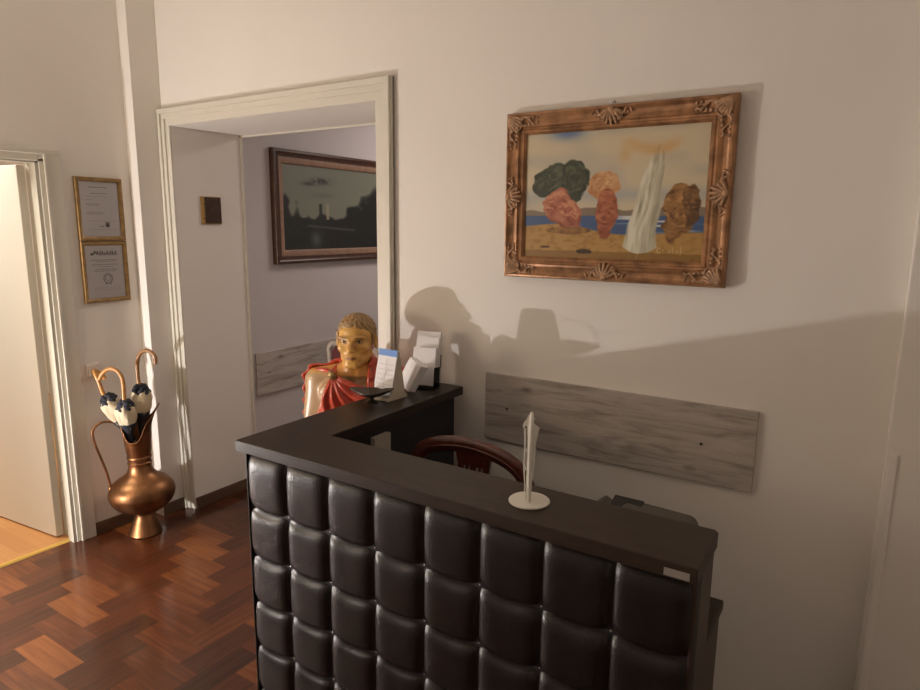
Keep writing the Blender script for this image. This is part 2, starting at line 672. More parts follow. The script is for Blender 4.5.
b = MB()
b.box((-0.6, 0, 0), (XI, DEEP, CEIL))
b.box((XI, 0, ZI), (XI2, DEEP, CEIL))
b.box((XI2, 0, 0), (5.4, DEEP, CEIL))
struct(b.build('wall_back', M_wall))
b = MB()
b.box((WL, -0.62, 0), (WL - 0.15, 0.0, CEIL))
b.box((WL, -1.43, 2.09), (WL - 0.15, -0.62, CEIL))
b.box((WL, -7.0, 0), (WL - 0.15, -1.43, CEIL))
struct(b.build('wall_left', M_wall))
struct(MB().box((WL, -0.168, 0), (0.0, 0.0, CEIL)).build('trim_corner_pilaster', M_wall))
b = MB()
b.box((3.642, -0.10, 0), (5.4, 0.0, CEIL))
struct(b.build('trim_right_pilaster', M_wall, bevel=0.004))
struct(MB().box((3.650, -0.107, 0.0), (3.672, -0.10, 1.125)).build('trim_right_conduit', M_wall, bevel=0.003))
struct(MB().box((5.4, -7.0, 0), (5.55, DEEP, CEIL)).build('wall_right', M_wall))
struct(MB().box((-4.3, -7.15, 0), (5.55, -7.0, CEIL)).build('wall_front', M_wall))
struct(MB().box((-4.3, -7.15, CEIL), (5.55, DEEP, CEIL + 0.1)).build('ceiling', M_ceil))
struct(MB().box((-4.35, -7.0, 0), (-4.2, 1.0, CEIL)).build('wall_side_room_left', M_wall))
struct(MB().box((-4.2, 0.9, 0), (-0.6, 1.05, CEIL)).build('wall_side_room_back', M_wall))
# corridor beyond the opening
struct(MB().box((-0.1, DEEP, 0), (XI - 0.004, 5.0, 2.95)).build('wall_corridor_left', M_corr))
struct(MB().box((2.1, DEEP, 0), (2.25, 5.0, 2.95)).build('wall_corridor_right', M_corr))
struct(MB().box((-0.1, 5.0, 0), (2.25, 5.15, 2.95)).build('wall_corridor_end', M_corr))
struct(MB().box((-0.1, DEEP, 2.95), (2.25, 5.15, 3.05)).build('ceiling_corridor', M_ceil))

# baseboards
SK = 0.072
struct(MB().box((1.70, -0.013, 0), (3.642, 0, SK)).build('baseboard_back', M_skirt, bevel=0.003))
b = MB().box((WL, -0.545, 0), (WL + 0.013, -0.168, SK))
b.box((WL, -0.181, 0), (0.0, -0.168, SK))
b.box((0.0, -0.181, 0), (0.013, -0.036, SK))
struct(b.build('baseboard_left', M_skirt, bevel=0.003))
b = MB().box((XI, 0.0, 0), (XI + 0.013, DEEP + 0.0, SK))
struct(b.build('baseboard_reveal', M_skirt, bevel=0.003))
b = MB().box((XI - 0.004, DEEP, 0), (XI + 0.010, 4.99, SK))
struct(b.build('baseboard_corridor', M_skirt, bevel=0.003))


# opening architrave, stepped
def architrave(name, outer, inner, depth, z_outer, z_inner, mirror=False):
    pass


b = MB()
for (w0, w1, d) in ((0.0, 1.0, 0.010), (0.0, 0.60, 0.022), (0.04, 0.32, 0.034)):
    # left leg, right leg, head: w measured from the outer edge as a share of each leg's width
    lw, rw, hw = 0.079, 0.099, 0.095
    b.box((lw * w0, -d, 0), (lw * w1, 0, ZI + hw * (1 - w1)))
    b.box((1.70 - rw * w1, -d, 0), (1.70 - rw * w0, 0, ZI + hw * (1 - w1)))
    b.box((lw * w0, -d, ZI + hw * (1 - w1)), (1.70 - rw * w0, 0, ZI + hw * (1 - w0)))
struct(b.build('trim_opening_casing', M_trim, bevel=0.0025))
b = MB()
b.box((XI, DEEP - 0.018, 0), (XI + 0.012, DEEP, ZI))
b.box((XI, DEEP - 0.018, ZI - 0.012), (XI2, DEEP, ZI))
b.box((XI2 - 0.012, DEEP - 0.018, 0), (XI2, DEEP, ZI))
struct(b.build('trim_opening_far_bead', M_trim, bevel=0.003))

# left doorway: casing, jamb and the open leaf
b = MB()
b.box((WL, -0.622, 0), (-0.074, -0.545, 2.12))
b.box((WL, -0.648, 0), (-0.084, -0.622, 2.085))
b.box((WL, -1.43, 2.12), (-0.074, -0.545, 2.146))
b.box((WL, -1.43, 2.085), (-0.084, -0.648, 2.12))
b.prism([(-0.629, 0), (-0.613, 0), (-0.613, 2.118), (-0.629, 2.118)], 'x', -0.074, -0.066)
struct(b.build('trim_door_casing', M_trim, bevel=0.003))
b = MB()
b.box((-0.15, -0.665, 0), (WL, -0.62, 2.09))
b.box((-0.245, -0.640, 0), (-0.15, -0.60, 2.09))
b.box((-0.15, -1.43, 2.075), (WL, -0.62, 2.10))
struct(b.build('trim_door_jamb', M_jamb, bevel=0.002))
dr = struct(MB().box((-0.95, -0.042, 0.008), (0, 0, 2.07)).build('door_1', M_door, bevel=0.003))
dr.location = (-0.236, -0.648, 0)
dr.rotation_euler = (0, 0, math.radians(5.5))

# ------------------------------------------------------------------ reception counter
ct = thing('reception_counter', 'dark brown reception counter with a front of tufted leather squares and an L-shaped top', 'reception desk', (2.6, -0.95, 0))
ZT, ZB = 1.10, 1.0635
b = MB().prism([(1.887, -1.067), (3.322, -1.067), (3.322, -0.872), (3.312, -0.859), (1.887, -0.859)], 'z', ZB, ZT)
b.build('countertop', M_top, ct, bevel=0.0025)
MB().box((1.887, -0.859, ZB), (2.107, -0.05, ZT)).build('wing_top', M_topy, ct, bevel=0.0025)
# tufted front
X0, X1, NC = 1.9065, 3.312, 8
ROWS = [1.052, 0.872, 0.704, 0.538, 0.374, 0.206, 0.038]
NU, NV = 18, 16
gu = []
for c in range(NC):
    for k in range(NU):
        gu.append((c, -1 + 2 * k / NU))
gu.append((NC - 1, 1.0))
gv = []
for r_ in range(len(ROWS) - 1):
    for k in range(NV):
        gv.append((r_, 1 - 2 * k / NV))
gv.append((len(ROWS) - 2, -1.0))
V, F = [], []
cw = (X1 - X0) / NC
for (r_, v) in gv:
    for (c, u) in gu:
        x = X0 + cw * (c + (u + 1) / 2)
        za, zb = ROWS[r_], ROWS[r_ + 1]
        z = (za + zb) / 2 + v * (za - zb) / 2
        edge_row = 1.0 if (v > -1 and r_ >= 0) else 1.0
        sag = 0.013 * (1 - u * u) * (1 if 0 < r_ or v < 0.99 else 0)
        top_fix = 1.0 if r_ > 0 else (1 - (v + 1) / 2)
        z -= sag * (top_fix if r_ == 0 else 1.0)
        hgt = 0.021 * (max(0.0, 1 - abs(u) ** 5.0) ** 0.6) * (max(0.0, 1 - abs(v) ** 4.2) ** 0.55)
        pinch = 0.007 * math.exp(-((abs(u) - 1) ** 2 + (abs(v) - 1) ** 2) / 0.05)
        V.append((x - 2.6, -1.030 - hgt + pinch + 0.95, z))
n = len(gu)
for j in range(len(gv) - 1):
    for i in range(n - 1):
        F.append((j * n + i, (j + 1) * n + i, (j + 1) * n + i + 1, j * n + i + 1))
fp = np_mesh('front_panel', V, F, M_leather, ct)
studs = []
for r_ in range(1, len(ROWS) - 1):
    for c in range(1, NC):
        sm = MB().ball((X0 + cw * c, -1.0265, ROWS[r_] - 0.001), 0.0045, 10, 6)
        sm.build('stud', M_steel, fp, smooth=60)
b = MB().box((1.905, -1.030, 0), (3.318, -0.995, ZB))
b.build('front_board', M_dark, ct, bevel=0.002)
MB().box((1.9045, -1.042, 0.0), (1.9075, -0.995, ZB)).build('edge_strip', M_leather, ct)
MB().box((3.3085, -1.034, 0.0), (3.317, -0.875, ZB)).build('side_panel', M_side, ct, bevel=0.002)
MB().box((1.905, -0.995, 0.0), (1.925, -0.06, ZB)).build('side_panel', M_side, ct, bevel=0.002)
MB().box((2.070, -0.86, 0.0), (2.088, -0.09, ZB)).build('wing_panel', M_dark, ct, bevel=0.002)
MB().box((1.925, -0.108, 0.0), (2.070, -0.09, ZB)).build('wing_end_panel', M_dark, ct, bevel=0.002)
MB().box((2.088, -0.995, 0.737), (3.3, -0.565, 0.765)).build('work_surface', M_top, ct, bevel=0.003)
MB().box((3.275, -0.873, 0.0), (3.295, -0.585, 0.737)).build('work_surface_support', M_side, ct, bevel=0.002)
lb = MB().box((3.254, -1.0683, 1.0685), (3.307, -1.067, 1.0855)).build('sticker', mat('sticker_paper', (0.26, 0.23, 0.20), 0.6), ct)
lb['label'] = 'small pale grey sticker on the edge of the top'

# grey folder on the working surface
f = MB().box((2.092, -0.645, 0.765), (2.112, -0.555, 1.03)).build('folder', M_label)
tag(f, 'pale grey folder standing on end under the counter wing', 'folder')

# ------------------------------------------------------------------ printer behind the counter
pr = thing('printer', 'olive grey printer with a black paper tray behind the counter', 'printer', (3.06, -0.66, 0.765))
prof = []
body = MB()
poly = [(-0.16, 0.0), (0.145, 0.0), (0.145, 0.165)] + [(0.145 - 0.03 + 0.03 * math.cos(a), 0.165 + 0.03 * math.sin(a)) for a in np.linspace(0, PI / 2, 7)] + [(-0.06, 0.200), (-0.075, 0.188), (-0.115, 0.186), (-0.135, 0.196), (-0.16, 0.175)]
body.prism(poly, 'y', -0.16, 0.165)
body.build('body', M_olive, pr, bevel=0.004, world=False)
MB().add([(-0.105, 0.10, 0.190), (-0.015, 0.10, 0.190), (-0.015, 0.155, 0.207), (-0.105, 0.155, 0.207),
          (-0.105, 0.10, 0.180), (-0.015, 0.10, 0.180), (-0.015, 0.160, 0.197), (-0.105, 0.160, 0.197)],
         [(0, 1, 2, 3), (4, 7, 6, 5), (0, 4, 5, 1), (1, 5, 6, 2), (2, 6, 7, 3), (3, 7, 4, 0)]).build('paper_tray', M_black, pr, world=False)
MB().box((-0.15, -0.1605, 0.03), (0.13, -0.1675, 0.10)).build('front_cover', M_black, pr, bevel=0.003, world=False)


# ------------------------------------------------------------------ chair behind the counter
def mahogany_chair():
    ch = thing('wooden_chair', 'dark mahogany chair with a curved top rail and slotted splat behind the counter', 'chair', (2.396, -0.672, 0), 0)
    ch.scale = (1, 1, 0.988)
    yb = 0.20
    # horseshoe top rail running down into the two rear posts
    P = [(-0.235, yb - 0.02, 0.44), (-0.245, yb + 0.0, 0.70), (-0.246, yb + 0.005, 0.865), (-0.225, yb + 0.01, 0.940), (-0.175, yb + 0.012, 0.985), (-0.09, yb + 0.015, 1.010), (0.0, yb + 0.017, 1.018),
         (0.09, yb + 0.015, 1.010), (0.175, yb + 0.012, 0.985), (0.225, yb + 0.01, 0.940), (0.246, yb + 0.005, 0.865), (0.245, yb, 0.70), (0.235, yb - 0.02, 0.44)]
    pts = catmull(P, 8)
    rail = MB()
    rail.tube(pts, [0.030] * len(pts), 14, flat=0.60, up=(1, 0, 0))
    rail.build('top_rail', M_mahog, ch, smooth=50, world=False)
    # bead following the rail on its face
    pb = []
    for i, p in enumerate(pts):
        c = Vector((0, p.y, 0.74))
        d = (p - c).normalized()
        pb.append(p - d * 0.004 + Vector((0, -0.016, 0)))
    bead = MB().tube(pb[14:-14], 0.0045, 8)
    bead.build('rail_bead', M_mahog, ch, smooth=60, world=False)
    # fan splat with four narrow slots: five slats between a top block and a bottom block
    sp = MB()
    xs_t = [-0.062, -0.030, -0.014, 0.014, 0.030, 0.062]
    sp.prism([(-0.055, 1.000), (0.095, 1.000), (0.085, 0.945), (-0.045, 0.945)], 'y', yb + 0.004, yb + 0.018)
    gaps = [(-0.066, -0.041), (-0.033, -0.021), (-0.013, 0.013), (0.021, 0.033), (0.041, 0.066)]
    for (a, c) in gaps:
        sp.prism([(a + 0.02, 0.950), (c + 0.02, 0.950), (c * 0.62, 0.56), (a * 0.62, 0.56)], 'y', yb + 0.005, yb + 0.017)
    sp.prism([(-0.045, 0.565), (0.045, 0.565), (0.05, 0.46), (-0.05, 0.46)], 'y', yb + 0.004, yb + 0.018)
    sp.build('splat', M_mahog, ch, bevel=0.0015, world=False)
    st = MB()
    st.prism([(-0.235, 0.19), (0.235, 0.19), (0.262, -0.16), (0.22, -0.225), (-0.22, -0.225), (-0.262, -0.16)], 'z', 0.40, 0.445)
    st.build('seat_frame', M_mahog, ch, bevel=0.006, world=False)
    cu = MB().prism([(-0.21, 0.165), (0.21, 0.165), (0.235, -0.15), (0.20, -0.20), (-0.20, -0.20), (-0.235, -0.15)], 'z', 0.445, 0.478)
    cu.build('seat_pad', M_maroon, ch, bevel=0.014, segs=3, world=False)
    for sx in (-1, 1):
        MB().tube([(sx * 0.225, -0.19, 0.40), (sx * 0.232, -0.20, 0.2), (sx * 0.225, -0.19, 0.0)], [0.024, 0.018, 0.014], 12).build('leg', M_mahog, ch, smooth=50, world=False)
        MB().tube([(sx * 0.225, 0.175, 0.44), (sx * 0.228, 0.20, 0.2), (sx * 0.24, 0.255, 0.0)], [0.022, 0.018, 0.016], 12).build('leg', M_mahog, ch, smooth=50, world=False)
    return ch


mahogany_chair()

# ------------------------------------------------------------------ upholstered chair in the corridor
cc = thing('armchair', 'maroon backed chair with a pale wood frame in the corridor behind the bust', 'chair', (0.690, 1.08, 0), math.radians(176))
fr_pts = [(-0.20, 0.20, 0.46), (-0.225, 0.23, 0.70), (-0.228, 0.245, 0.90)] + [(-0.228 + 0.06 - 0.06 * math.cos(a), 0.25, 0.93 + 0.06 * math.sin(a)) for a in np.linspace(0.2, PI / 2, 6)]
fr_pts += [(0, 0.255, 1.0)] + [(-p[0], p[1], p[2]) for p in fr_pts[::-1]]
MB().tube(catmull(fr_pts, 3), 0.019, 10, up=(1, 0, 0)).build('back_frame', M_palewood, cc, smooth=50, world=False)
bk = MB().prism([(-0.20, 0.52), (0.20, 0.52), (0.205, 0.93), (0.165, 0.975), (-0.165, 0.975), (-0.205, 0.93)], 'y', 0.215, 0.255)
bk.build('back_pad', M_maroon, cc, bevel=0.015, segs=3, world=False)
MB().box((-0.235, -0.235, 0.44), (0.235, 0.215, 0.50)).build('seat_pad', M_maroon, cc, bevel=0.02, segs=3, world=False)
MB().box((-0.24, -0.24, 0.385), (0.24, 0.225, 0.44)).build('seat_frame', M_palewood, cc, bevel=0.006, world=False)
for sx in (-1, 1):
    for sy in (-0.215, 0.20):
        MB().tube([(sx * 0.215, sy, 0.40), (sx * 0.215, sy, 0.0)], [0.022, 0.015], 10).build('leg', M_palewood, cc, smooth=50, world=False)

# ------------------------------------------------------------------ bust
BUST_Z = 0.907
BL = (1.676, -0.245)
pd = thing('pedestal', 'plain pedestal carrying the painted bust beside the counter wing', 'pedestal', (BL[0], BL[1], 0))
MB().box((-0.13, -0.12, 0.06), (0.13, 0.12, 0.797)).build('shaft', M_plinth, pd, bevel=0.004, world=False)
MB().box((-0.155, -0.145, 0.0), (0.155, 0.145, 0.06)).build('plinth', M_plinth, pd, bevel=0.006, world=False)
MB().box((-0.155, -0.145, 0.797), (0.155, 0.145, BUST_Z - 0.079)).build('cap', M_plinth, pd, bevel=0.006, world=False)

bu = thing('bust', 'painted bust of a man in a red cloak beside the counter wing', 'bust', (BL[0], BL[1], BUST_Z), math.radians(27))


bu.scale = (1.0, 0.88, 0.885)


def abs_x(X):
    return [np.abs(X[0]), X[1], X[2]]


def torso_sdf(X):
    X = [np.where(X[0] < 0, X[0] / 1.14, X[0]), X[1], X[2]]
    d = ell(X, (0, 0.025, 0.08), (0.185, 0.098, 0.215))
    A = abs_x(X)
    d = smin(d, cap(A, (0.06, 0.03, 0.255), (0.150, 0.035, 0.222), 0.050, 0.056), 0.05)
    d = smin(d, cap(A, (0.155, 0.035, 0.215), (0.176, 0.015, 0.03), 0.056, 0.047), 0.03)
    # chest muscles
    d = smin(d, ell(A, (0.065, -0.055, 0.175), (0.075, 0.032, 0.055)), 0.03)
    return d


def head_sdf(X):
    A = abs_x(X)
    d = ell(X, (0, 0.018, 0.468), (0.078, 0.100, 0.088))
    d = smin(d, ell(X, (0, -0.030, 0.408), (0.066, 0.072, 0.100)), 0.03)
    d = smin(d, cap(A, (0.048, -0.005, 0.362), (0.018, -0.078, 0.322), 0.020, 0.019), 0.03)      # jaw
    d = smin(d, ell(X, (0, -0.084, 0.322), (0.024, 0.018, 0.017)), 0.018)                          # chin
    d = smin(d, ell(A, (0.046, -0.066, 0.402), (0.022, 0.024, 0.018)), 0.02)                       # cheekbones
    d = smax(d, -ell(A, (0.033, -0.112, 0.437), (0.021, 0.021, 0.013)), 0.012)                     # sockets
    d = smin(d, cap(A, (0.010, -0.1015, 0.4485), (0.052, -0.084, 0.4535), 0.0105, 0.008), 0.010)       # brows
    d = smin(d, ell(A, (0.0325, -0.080, 0.4365), (0.0165, 0.0155, 0.0125)), 0.003)                 # eyeballs
    d = smin(d, cap(A, (0.017, -0.0945, 0.4435), (0.048, -0.084, 0.4425), 0.0042, 0.003), 0.004)   # upper lids
    d = smin(d, cap(A, (0.018, -0.0925, 0.4285), (0.046, -0.083, 0.4300), 0.0034, 0.0026), 0.004)  # lower lids
    d = smin(d, cap(X, (0, -0.098, 0.447), (0, -0.127, 0.398), 0.0085, 0.0125), 0.010)             # nose bridge
    d = smin(d, ell(A, (0.0125, -0.112, 0.393), (0.009, 0.012, 0.008)), 0.006)                     # nostrils
    d = smin(d, ell(X, (0, -0.088, 0.358), (0.036, 0.018, 0.022)), 0.015)                          # muzzle
    d = smin(d, cap(A, (0.0, -0.1055, 0.3625), (0.024, -0.095, 0.3585), 0.0052, 0.003), 0.004)     # upper lip
    d = smin(d, cap(A, (0.0, -0.1045, 0.3505), (0.021, -0.095, 0.3545), 0.0062, 0.003), 0.004)     # lower lip
    d = smax(d, -cap(A, (0.0, -0.113, 0.3565), (0.026, -0.101, 0.3562), 0.0022), 0.003)            # mouth line
    d = smax(d, -cap(A, (0.026, -0.108, 0.390), (0.040, -0.095, 0.362), 0.003), 0.006)             # nasolabial folds
    ear = ell(A, (0.083, 0.012, 0.424), (0.010, 0.024, 0.035))
    ear = smax(ear, -ell(A, (0.094, 0.010, 0.426), (0.006, 0.013, 0.021)), 0.004)
    d = smin(d, ear, 0.006)
    return d


def bust_sdf(X):
    d = head_sdf(X)
    d = smin(d, cap(X, (0, 0.012, 0.375), (0, 0.028, 0.235), 0.055, 0.062), 0.025)
    A = abs_x(X)
    d = smin(d, cap(A, (0.045, 0.02, 0.37), (0.012, -0.035, 0.262), 0.014, 0.012), 0.02)           # neck cords
    d = smin(d, torso_sdf(X), 0.035)
    d = smax(d, -0.02 - X[2], 0.008)
    foot = np.maximum(np.sqrt(X[0] ** 2 + (X[1] - 0.02) ** 2) - (0.060 + 0.9 * np.maximum(0, -0.055 - X[2]) + 0.5 * np.maximum(0, X[2] + 0.035)), np.abs(X[2] + 0.045) - 0.045)
    return smin(d, foot, 0.01)


V, F = surface_nets(bust_sdf, (-0.285, -0.155, -0.10), (0.25, 0.165, 0.575), 0.0036)
x, y, z = V[:, 0], V[:, 1], V[:, 2]
ax_ = np.abs(x)
skin = np.array(lin(216, 166, 88))
col = np.tile(skin, (len(V), 1))


def paint(mask, c, k=1.0):
    w = (np.clip(mask, 0, 1) * k)[:, None]
    col[:] = col * (1 - w) + np.array(c) * w


def blot(cx, cy, cz, rx, ry, rz, soft=0.35, mirror=True):
    q = ((ax_ if mirror else x) - cx) ** 2 / rx ** 2 + (y - cy) ** 2 / ry ** 2 + (z - cz) ** 2 / rz ** 2
    return np.clip((1 - np.sqrt(q)) / soft, 0, 1)


ns = np.sin(x * 61 + 1.3) * np.sin(y * 53 + z * 47) + 0.6 * np.sin(z * 95 + x * 40)
paint(np.clip(ns, 0, 1) * (z > 0.3), lin(176, 122, 52), 0.55)
paint(np.clip(-ns, 0, 1) * (z > 0.3), lin(224, 178, 96), 0.45)
paint((z < 0.30).astype(float) * (z > 0.265), lin(214, 138, 40), 0.35)
paint(blot(0, -0.10, 0.356, 0.027, 0.03, 0.0115), lin(150, 84, 46), 0.75)
paint(blot(0, -0.11, 0.3565, 0.027, 0.03, 0.0025), lin(70, 36, 22), 0.8)
paint(blot(0.032, -0.09, 0.454, 0.026, 0.03, 0.0052), lin(74, 48, 26), 0.85)
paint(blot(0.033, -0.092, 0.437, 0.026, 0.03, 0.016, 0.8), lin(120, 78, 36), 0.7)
paint(blot(0.033, -0.095, 0.4358, 0.0150, 0.02, 0.0060, 0.25), lin(176, 166, 140), 0.9)
paint(blot(0.033, -0.096, 0.4364, 0.0060, 0.02, 0.0062, 0.25), lin(60, 60, 74), 1.0)
paint(blot(0.033, -0.096, 0.4366, 0.0030, 0.02, 0.0034, 0.3), lin(12, 12, 14), 1.0)
paint(blot(0.033, -0.095, 0.4445, 0.019, 0.02, 0.0028), lin(60, 38, 22), 0.8)
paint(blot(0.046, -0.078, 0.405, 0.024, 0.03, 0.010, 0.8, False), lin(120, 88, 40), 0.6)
paint(blot(-0.03, -0.09, 0.475, 0.018, 0.03, 0.012, 0.9, False), lin(236, 214, 160), 0.7)  # forehead highlight painted into the skin colour
arm = np.clip((-x - 0.10) / 0.02, 0, 1) * np.clip((0.27 - z) / 0.02, 0, 1)
paint(arm, lin(178, 150, 118), 0.85)
paint(np.clip((0.262 - z) / 0.01, 0, 1) * np.clip((0.11 - ax_) / 0.02, 0, 1), lin(108, 80, 50), 0.85)
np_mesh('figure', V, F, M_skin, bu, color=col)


def hair_sdf(X):
    d = ell(X, (0, 0.020, 0.472), (0.0825, 0.1055, 0.0900))
    th = np.arctan2(X[0], -(X[1] - 0.02))
    el_ = np.arctan2(X[2] - 0.47, np.sqrt(X[0] ** 2 + (X[1] - 0.02) ** 2))
    d = d - 0.0022 * np.sin(th * 13 + 4.5 * np.sin(el_ * 5)) * np.cos(el_) - 0.0014 * np.sin(el_ * 22 + 2.4 * np.sin(th * 6))
    line = 0.455 - 0.66 * X[1] + 0.005 * np.sin(X[0] * 110 + 0.8) - 0.10 * np.abs(X[0])
    d = smax(d, (line - X[2]) * 0.85, 0.006)
    d = smax(d, 0.375 - X[2], 0.006)
    burns = cap(abs_x(X), (0.0765, -0.022, 0.47), (0.0735, -0.018, 0.418), 0.010, 0.006)
    d = smin(d, burns, 0.008)
    # combed fringe locks
    for fx in (-0.046, -0.028, -0.010, 0.009, 0.027, 0.045):
        d = smin(d, cap(X, (fx * 1.15, -0.062 + abs(fx) * 0.32, 0.530 - abs(fx) * 0.15), (fx + 0.008, -0.080 + abs(fx) * 0.52, 0.511 - abs(fx) * 0.12), 0.008, 0.004), 0.010)
    return d


V, F = surface_nets(hair_sdf, (-0.11, -0.13, 0.35), (0.11, 0.155, 0.60), 0.0034)
x, y, z = V[:, 0], V[:, 1], V[:, 2]
th = np.arctan2(x, -(y - 0.02))
s_ = np.clip(0.5 + 0.5 * np.sin(th * 21 + z * 160), 0, 1)[:, None]
col = np.array(lin(170, 138, 92)) * s_ + np.array(lin(136, 106, 66)) * (1 - s_)
hr = np_mesh('hair', V, F, M_hair, bu, color=col)
hr['label'] = 'short tan painted hair'

BR = (-0.092, -0.062, 0.258)


def toga_sdf(X):
    base = smin(torso_sdf(X), cap(X, (0, 0.012, 0.375), (0, 0.028, 0.225), 0.055, 0.066), 0.05)
    dx, dz = X[0] - BR[0], X[2] - BR[2]
    rr = np.sqrt(dx * dx + dz * dz)
    th = np.arctan2(dx, -dz)
    front = np.clip((0.05 - X[1]) / 0.05, 0, 1)
    fold = 0.0085 * np.sin(th * 17.0 + 1.2 * np.sin(rr * 20)) * np.clip((rr - 0.01) / 0.09, 0, 1) * front
    back = 0.006 * np.sin(X[2] * 95 + X[0] * 30) * (1 - front)
    shell = np.abs(base - 0.009 - fold * 0.9 - back) - 0.0075
    # visible part of the cloth: below the line brooch -> far chest, plus the far shoulder and the back
    l1 = (X[2] - (0.262 - 0.40 * (X[0] - BR[0]) - 2.2 * np.maximum(0, X[0] - 0.02) ** 2 * 0)) * 0.90
    l_arm = ((BR[0] - 0.012 - 0.36 * (0.258 - X[2])) - X[0]) * 0.92
    frontpart = np.maximum(l1, l_arm)
    backpart = 0.040 - X[1]
    nx = np.abs(X[0]) - 0.060
    shoulder = np.maximum(0.062 - X[0], X[2] - 0.40)
    arm_cut = np.maximum(-0.118 - X[0], 0.0)
    over_ = np.maximum(np.maximum(X[0] + 0.085, -0.20 - X[0]), 0.0 - X[1] + 0.018)
    vis = np.minimum(np.minimum(frontpart, shoulder), backpart)
    d = smax(shell, vis, 0.008)
    d = smax(d, 0.0 - X[2], 0.006)
    # rolled edges
    roll = 1e3
    A1 = [(-0.092, -0.058, 0.262), (-0.045, -0.078, 0.238), (0.01, -0.083, 0.216), (0.07, -0.078, 0.196)]
    for p, q in zip(A1[:-1], A1[1:]):
        roll = np.minimum(roll, cap(X, p, q, 0.010))
    A2 = [(-0.098, -0.050, 0.266), (-0.135, -0.010, 0.274), (-0.190, 0.020, 0.268), (-0.230, 0.05, 0.232), (-0.236, 0.066, 0.15)]
    for p, q in zip(A2[:-1], A2[1:]):
        roll = np.minimum(roll, cap(X, p, q, 0.0125))
    A3 = [(0.062, -0.068, 0.20), (0.070, -0.052, 0.26), (0.072, -0.010, 0.315), (0.060, 0.045, 0.345), (0.02, 0.088, 0.345), (-0.03, 0.085, 0.33), (-0.075, 0.045, 0.305), (-0.10, -0.01, 0.280), (-0.096, -0.055, 0.262)]
    for p, q in zip(A3[:-1], A3[1:]):
        roll = np.minimum(roll, cap(X, p, q, 0.0125))
    return smin(d, roll, 0.010)


V, F = surface_nets(toga_sdf, (-0.30, -0.165, -0.02), (0.27, 0.20, 0.42), 0.0037)
np_mesh('cloak', V, F, M_red, bu)
bo = MB()
bo.ball((0, 0, 0), 0.024, 18, 10, (1, 0.62, 1))
for k in range(9):
    a = 2 * PI * k / 9
    bo.ball((0.0215 * math.cos(a), -0.004, 0.0215 * math.sin(a)), 0.0052, 8, 6)
o = bo.build('brooch', M_fibula, bu, smooth=60, world=False)
o.location = (-0.094, -0.075, 0.264)
o.rotation_euler = (0.25, 0, -0.5)

# ------------------------------------------------------------------ things on the counter
# footed dish with a thin hoop handle
ds = thing('footed_dish', 'small dark bronze footed dish with a thin hoop handle on the counter wing', 'dish', (1.949, -0.468, ZT), math.radians(30))
LA, LB = 0.080, 0.056
NT, NR = 40, 10


def boat(off):
    P, Q = [], []
    for j in range(NR + 1):
        t = j / NR
        for i in range(NT):
            a = 2 * PI * i / NT
            ca, sa = math.cos(a), math.sin(a)
            w = 1 + 0.10 * math.cos(4 * a) * t
            z = 0.022 + 0.022 * t * t + 0.012 * t * t * abs(ca) ** 2.2 - off
            P.append((LA * t * ca * w, LB * t * sa * w, z))
    for j in range(NR):
        for i in range(NT):
            i2 = (i + 1) % NT
            Q.append((j * NT + i, j * NT + i2, (j + 1) * NT + i2, (j + 1) * NT + i))
    return P, Q


P1, Q1 = boat(0.0)
P2, Q2 = boat(0.0028)
bw = MB()
o_ = len(P1)
faces = Q1 + [tuple(i + o_ for i in q[::-1]) for q in Q2]
faces += [(NR * NT + i, NR * NT + (i + 1) % NT, o_ + NR * NT + (i + 1) % NT, o_ + NR * NT + i) for i in range(NT)]
bw.add(P1 + P2, faces)
bw.build('bowl', M_bronze, ds, smooth=50, world=False)
MB().lathe([(0.026, 0.0), (0.026, 0.003), (0.018, 0.006), (0.009, 0.010), (0.007, 0.014), (0.012, 0.019), (0.016, 0.023)], 24).build('foot', M_bronze, ds, smooth=40, world=False)
hp = [(0, -0.054 * math.cos(a), 0.043 + 0.092 * math.sin(a)) for a in np.linspace(0, PI, 26)]
MB().tube(hp, 0.0012, 6, up=(1, 0, 0)).build('handle', M_bronze, ds, smooth=60, world=False)

# tent calendar
cal = thing('desk_calendar', 'tent desk calendar with a blue header standing on the counter wing', 'calendar', (1.962, -0.378, ZT), math.radians(-4))
b = MB().prism([(-0.055, 0.0), (0.058, 0.0), (0.058, 0.012), (0.046, 0.02), (0.016, 0.192), (0.008, 0.192), (-0.034, 0.02), (-0.055, 0.012)], 'x', -0.046, 0.046)
b.build('stand', M_cream, cal, bevel=0.0015, world=False)
# pages lean against the front slope
A_, B_ = Vector((0, -0.0365, 0.020)), Vector((0, 0.0055, 0.195))
dv = (B_ - A_)
nv = Vector((0, -dv.z, dv.y)).normalized()


def slope_quad(mb, s0, s1, x0, x1, off, th=0.0012):
    v = []
    for o2 in (off, off + th):
        for (xx_, ss) in ((x0, s0), (x1, s0), (x1, s1), (x0, s1)):
            p = A_ + dv * ss + nv * o2
            v.append((xx_, p.y, p.z))
    mb.add(v, [(0, 1, 2, 3), (7, 6, 5, 4), (0, 4, 5, 1), (1, 5, 6, 2), (2, 6, 7, 3), (3, 7, 4, 0)])


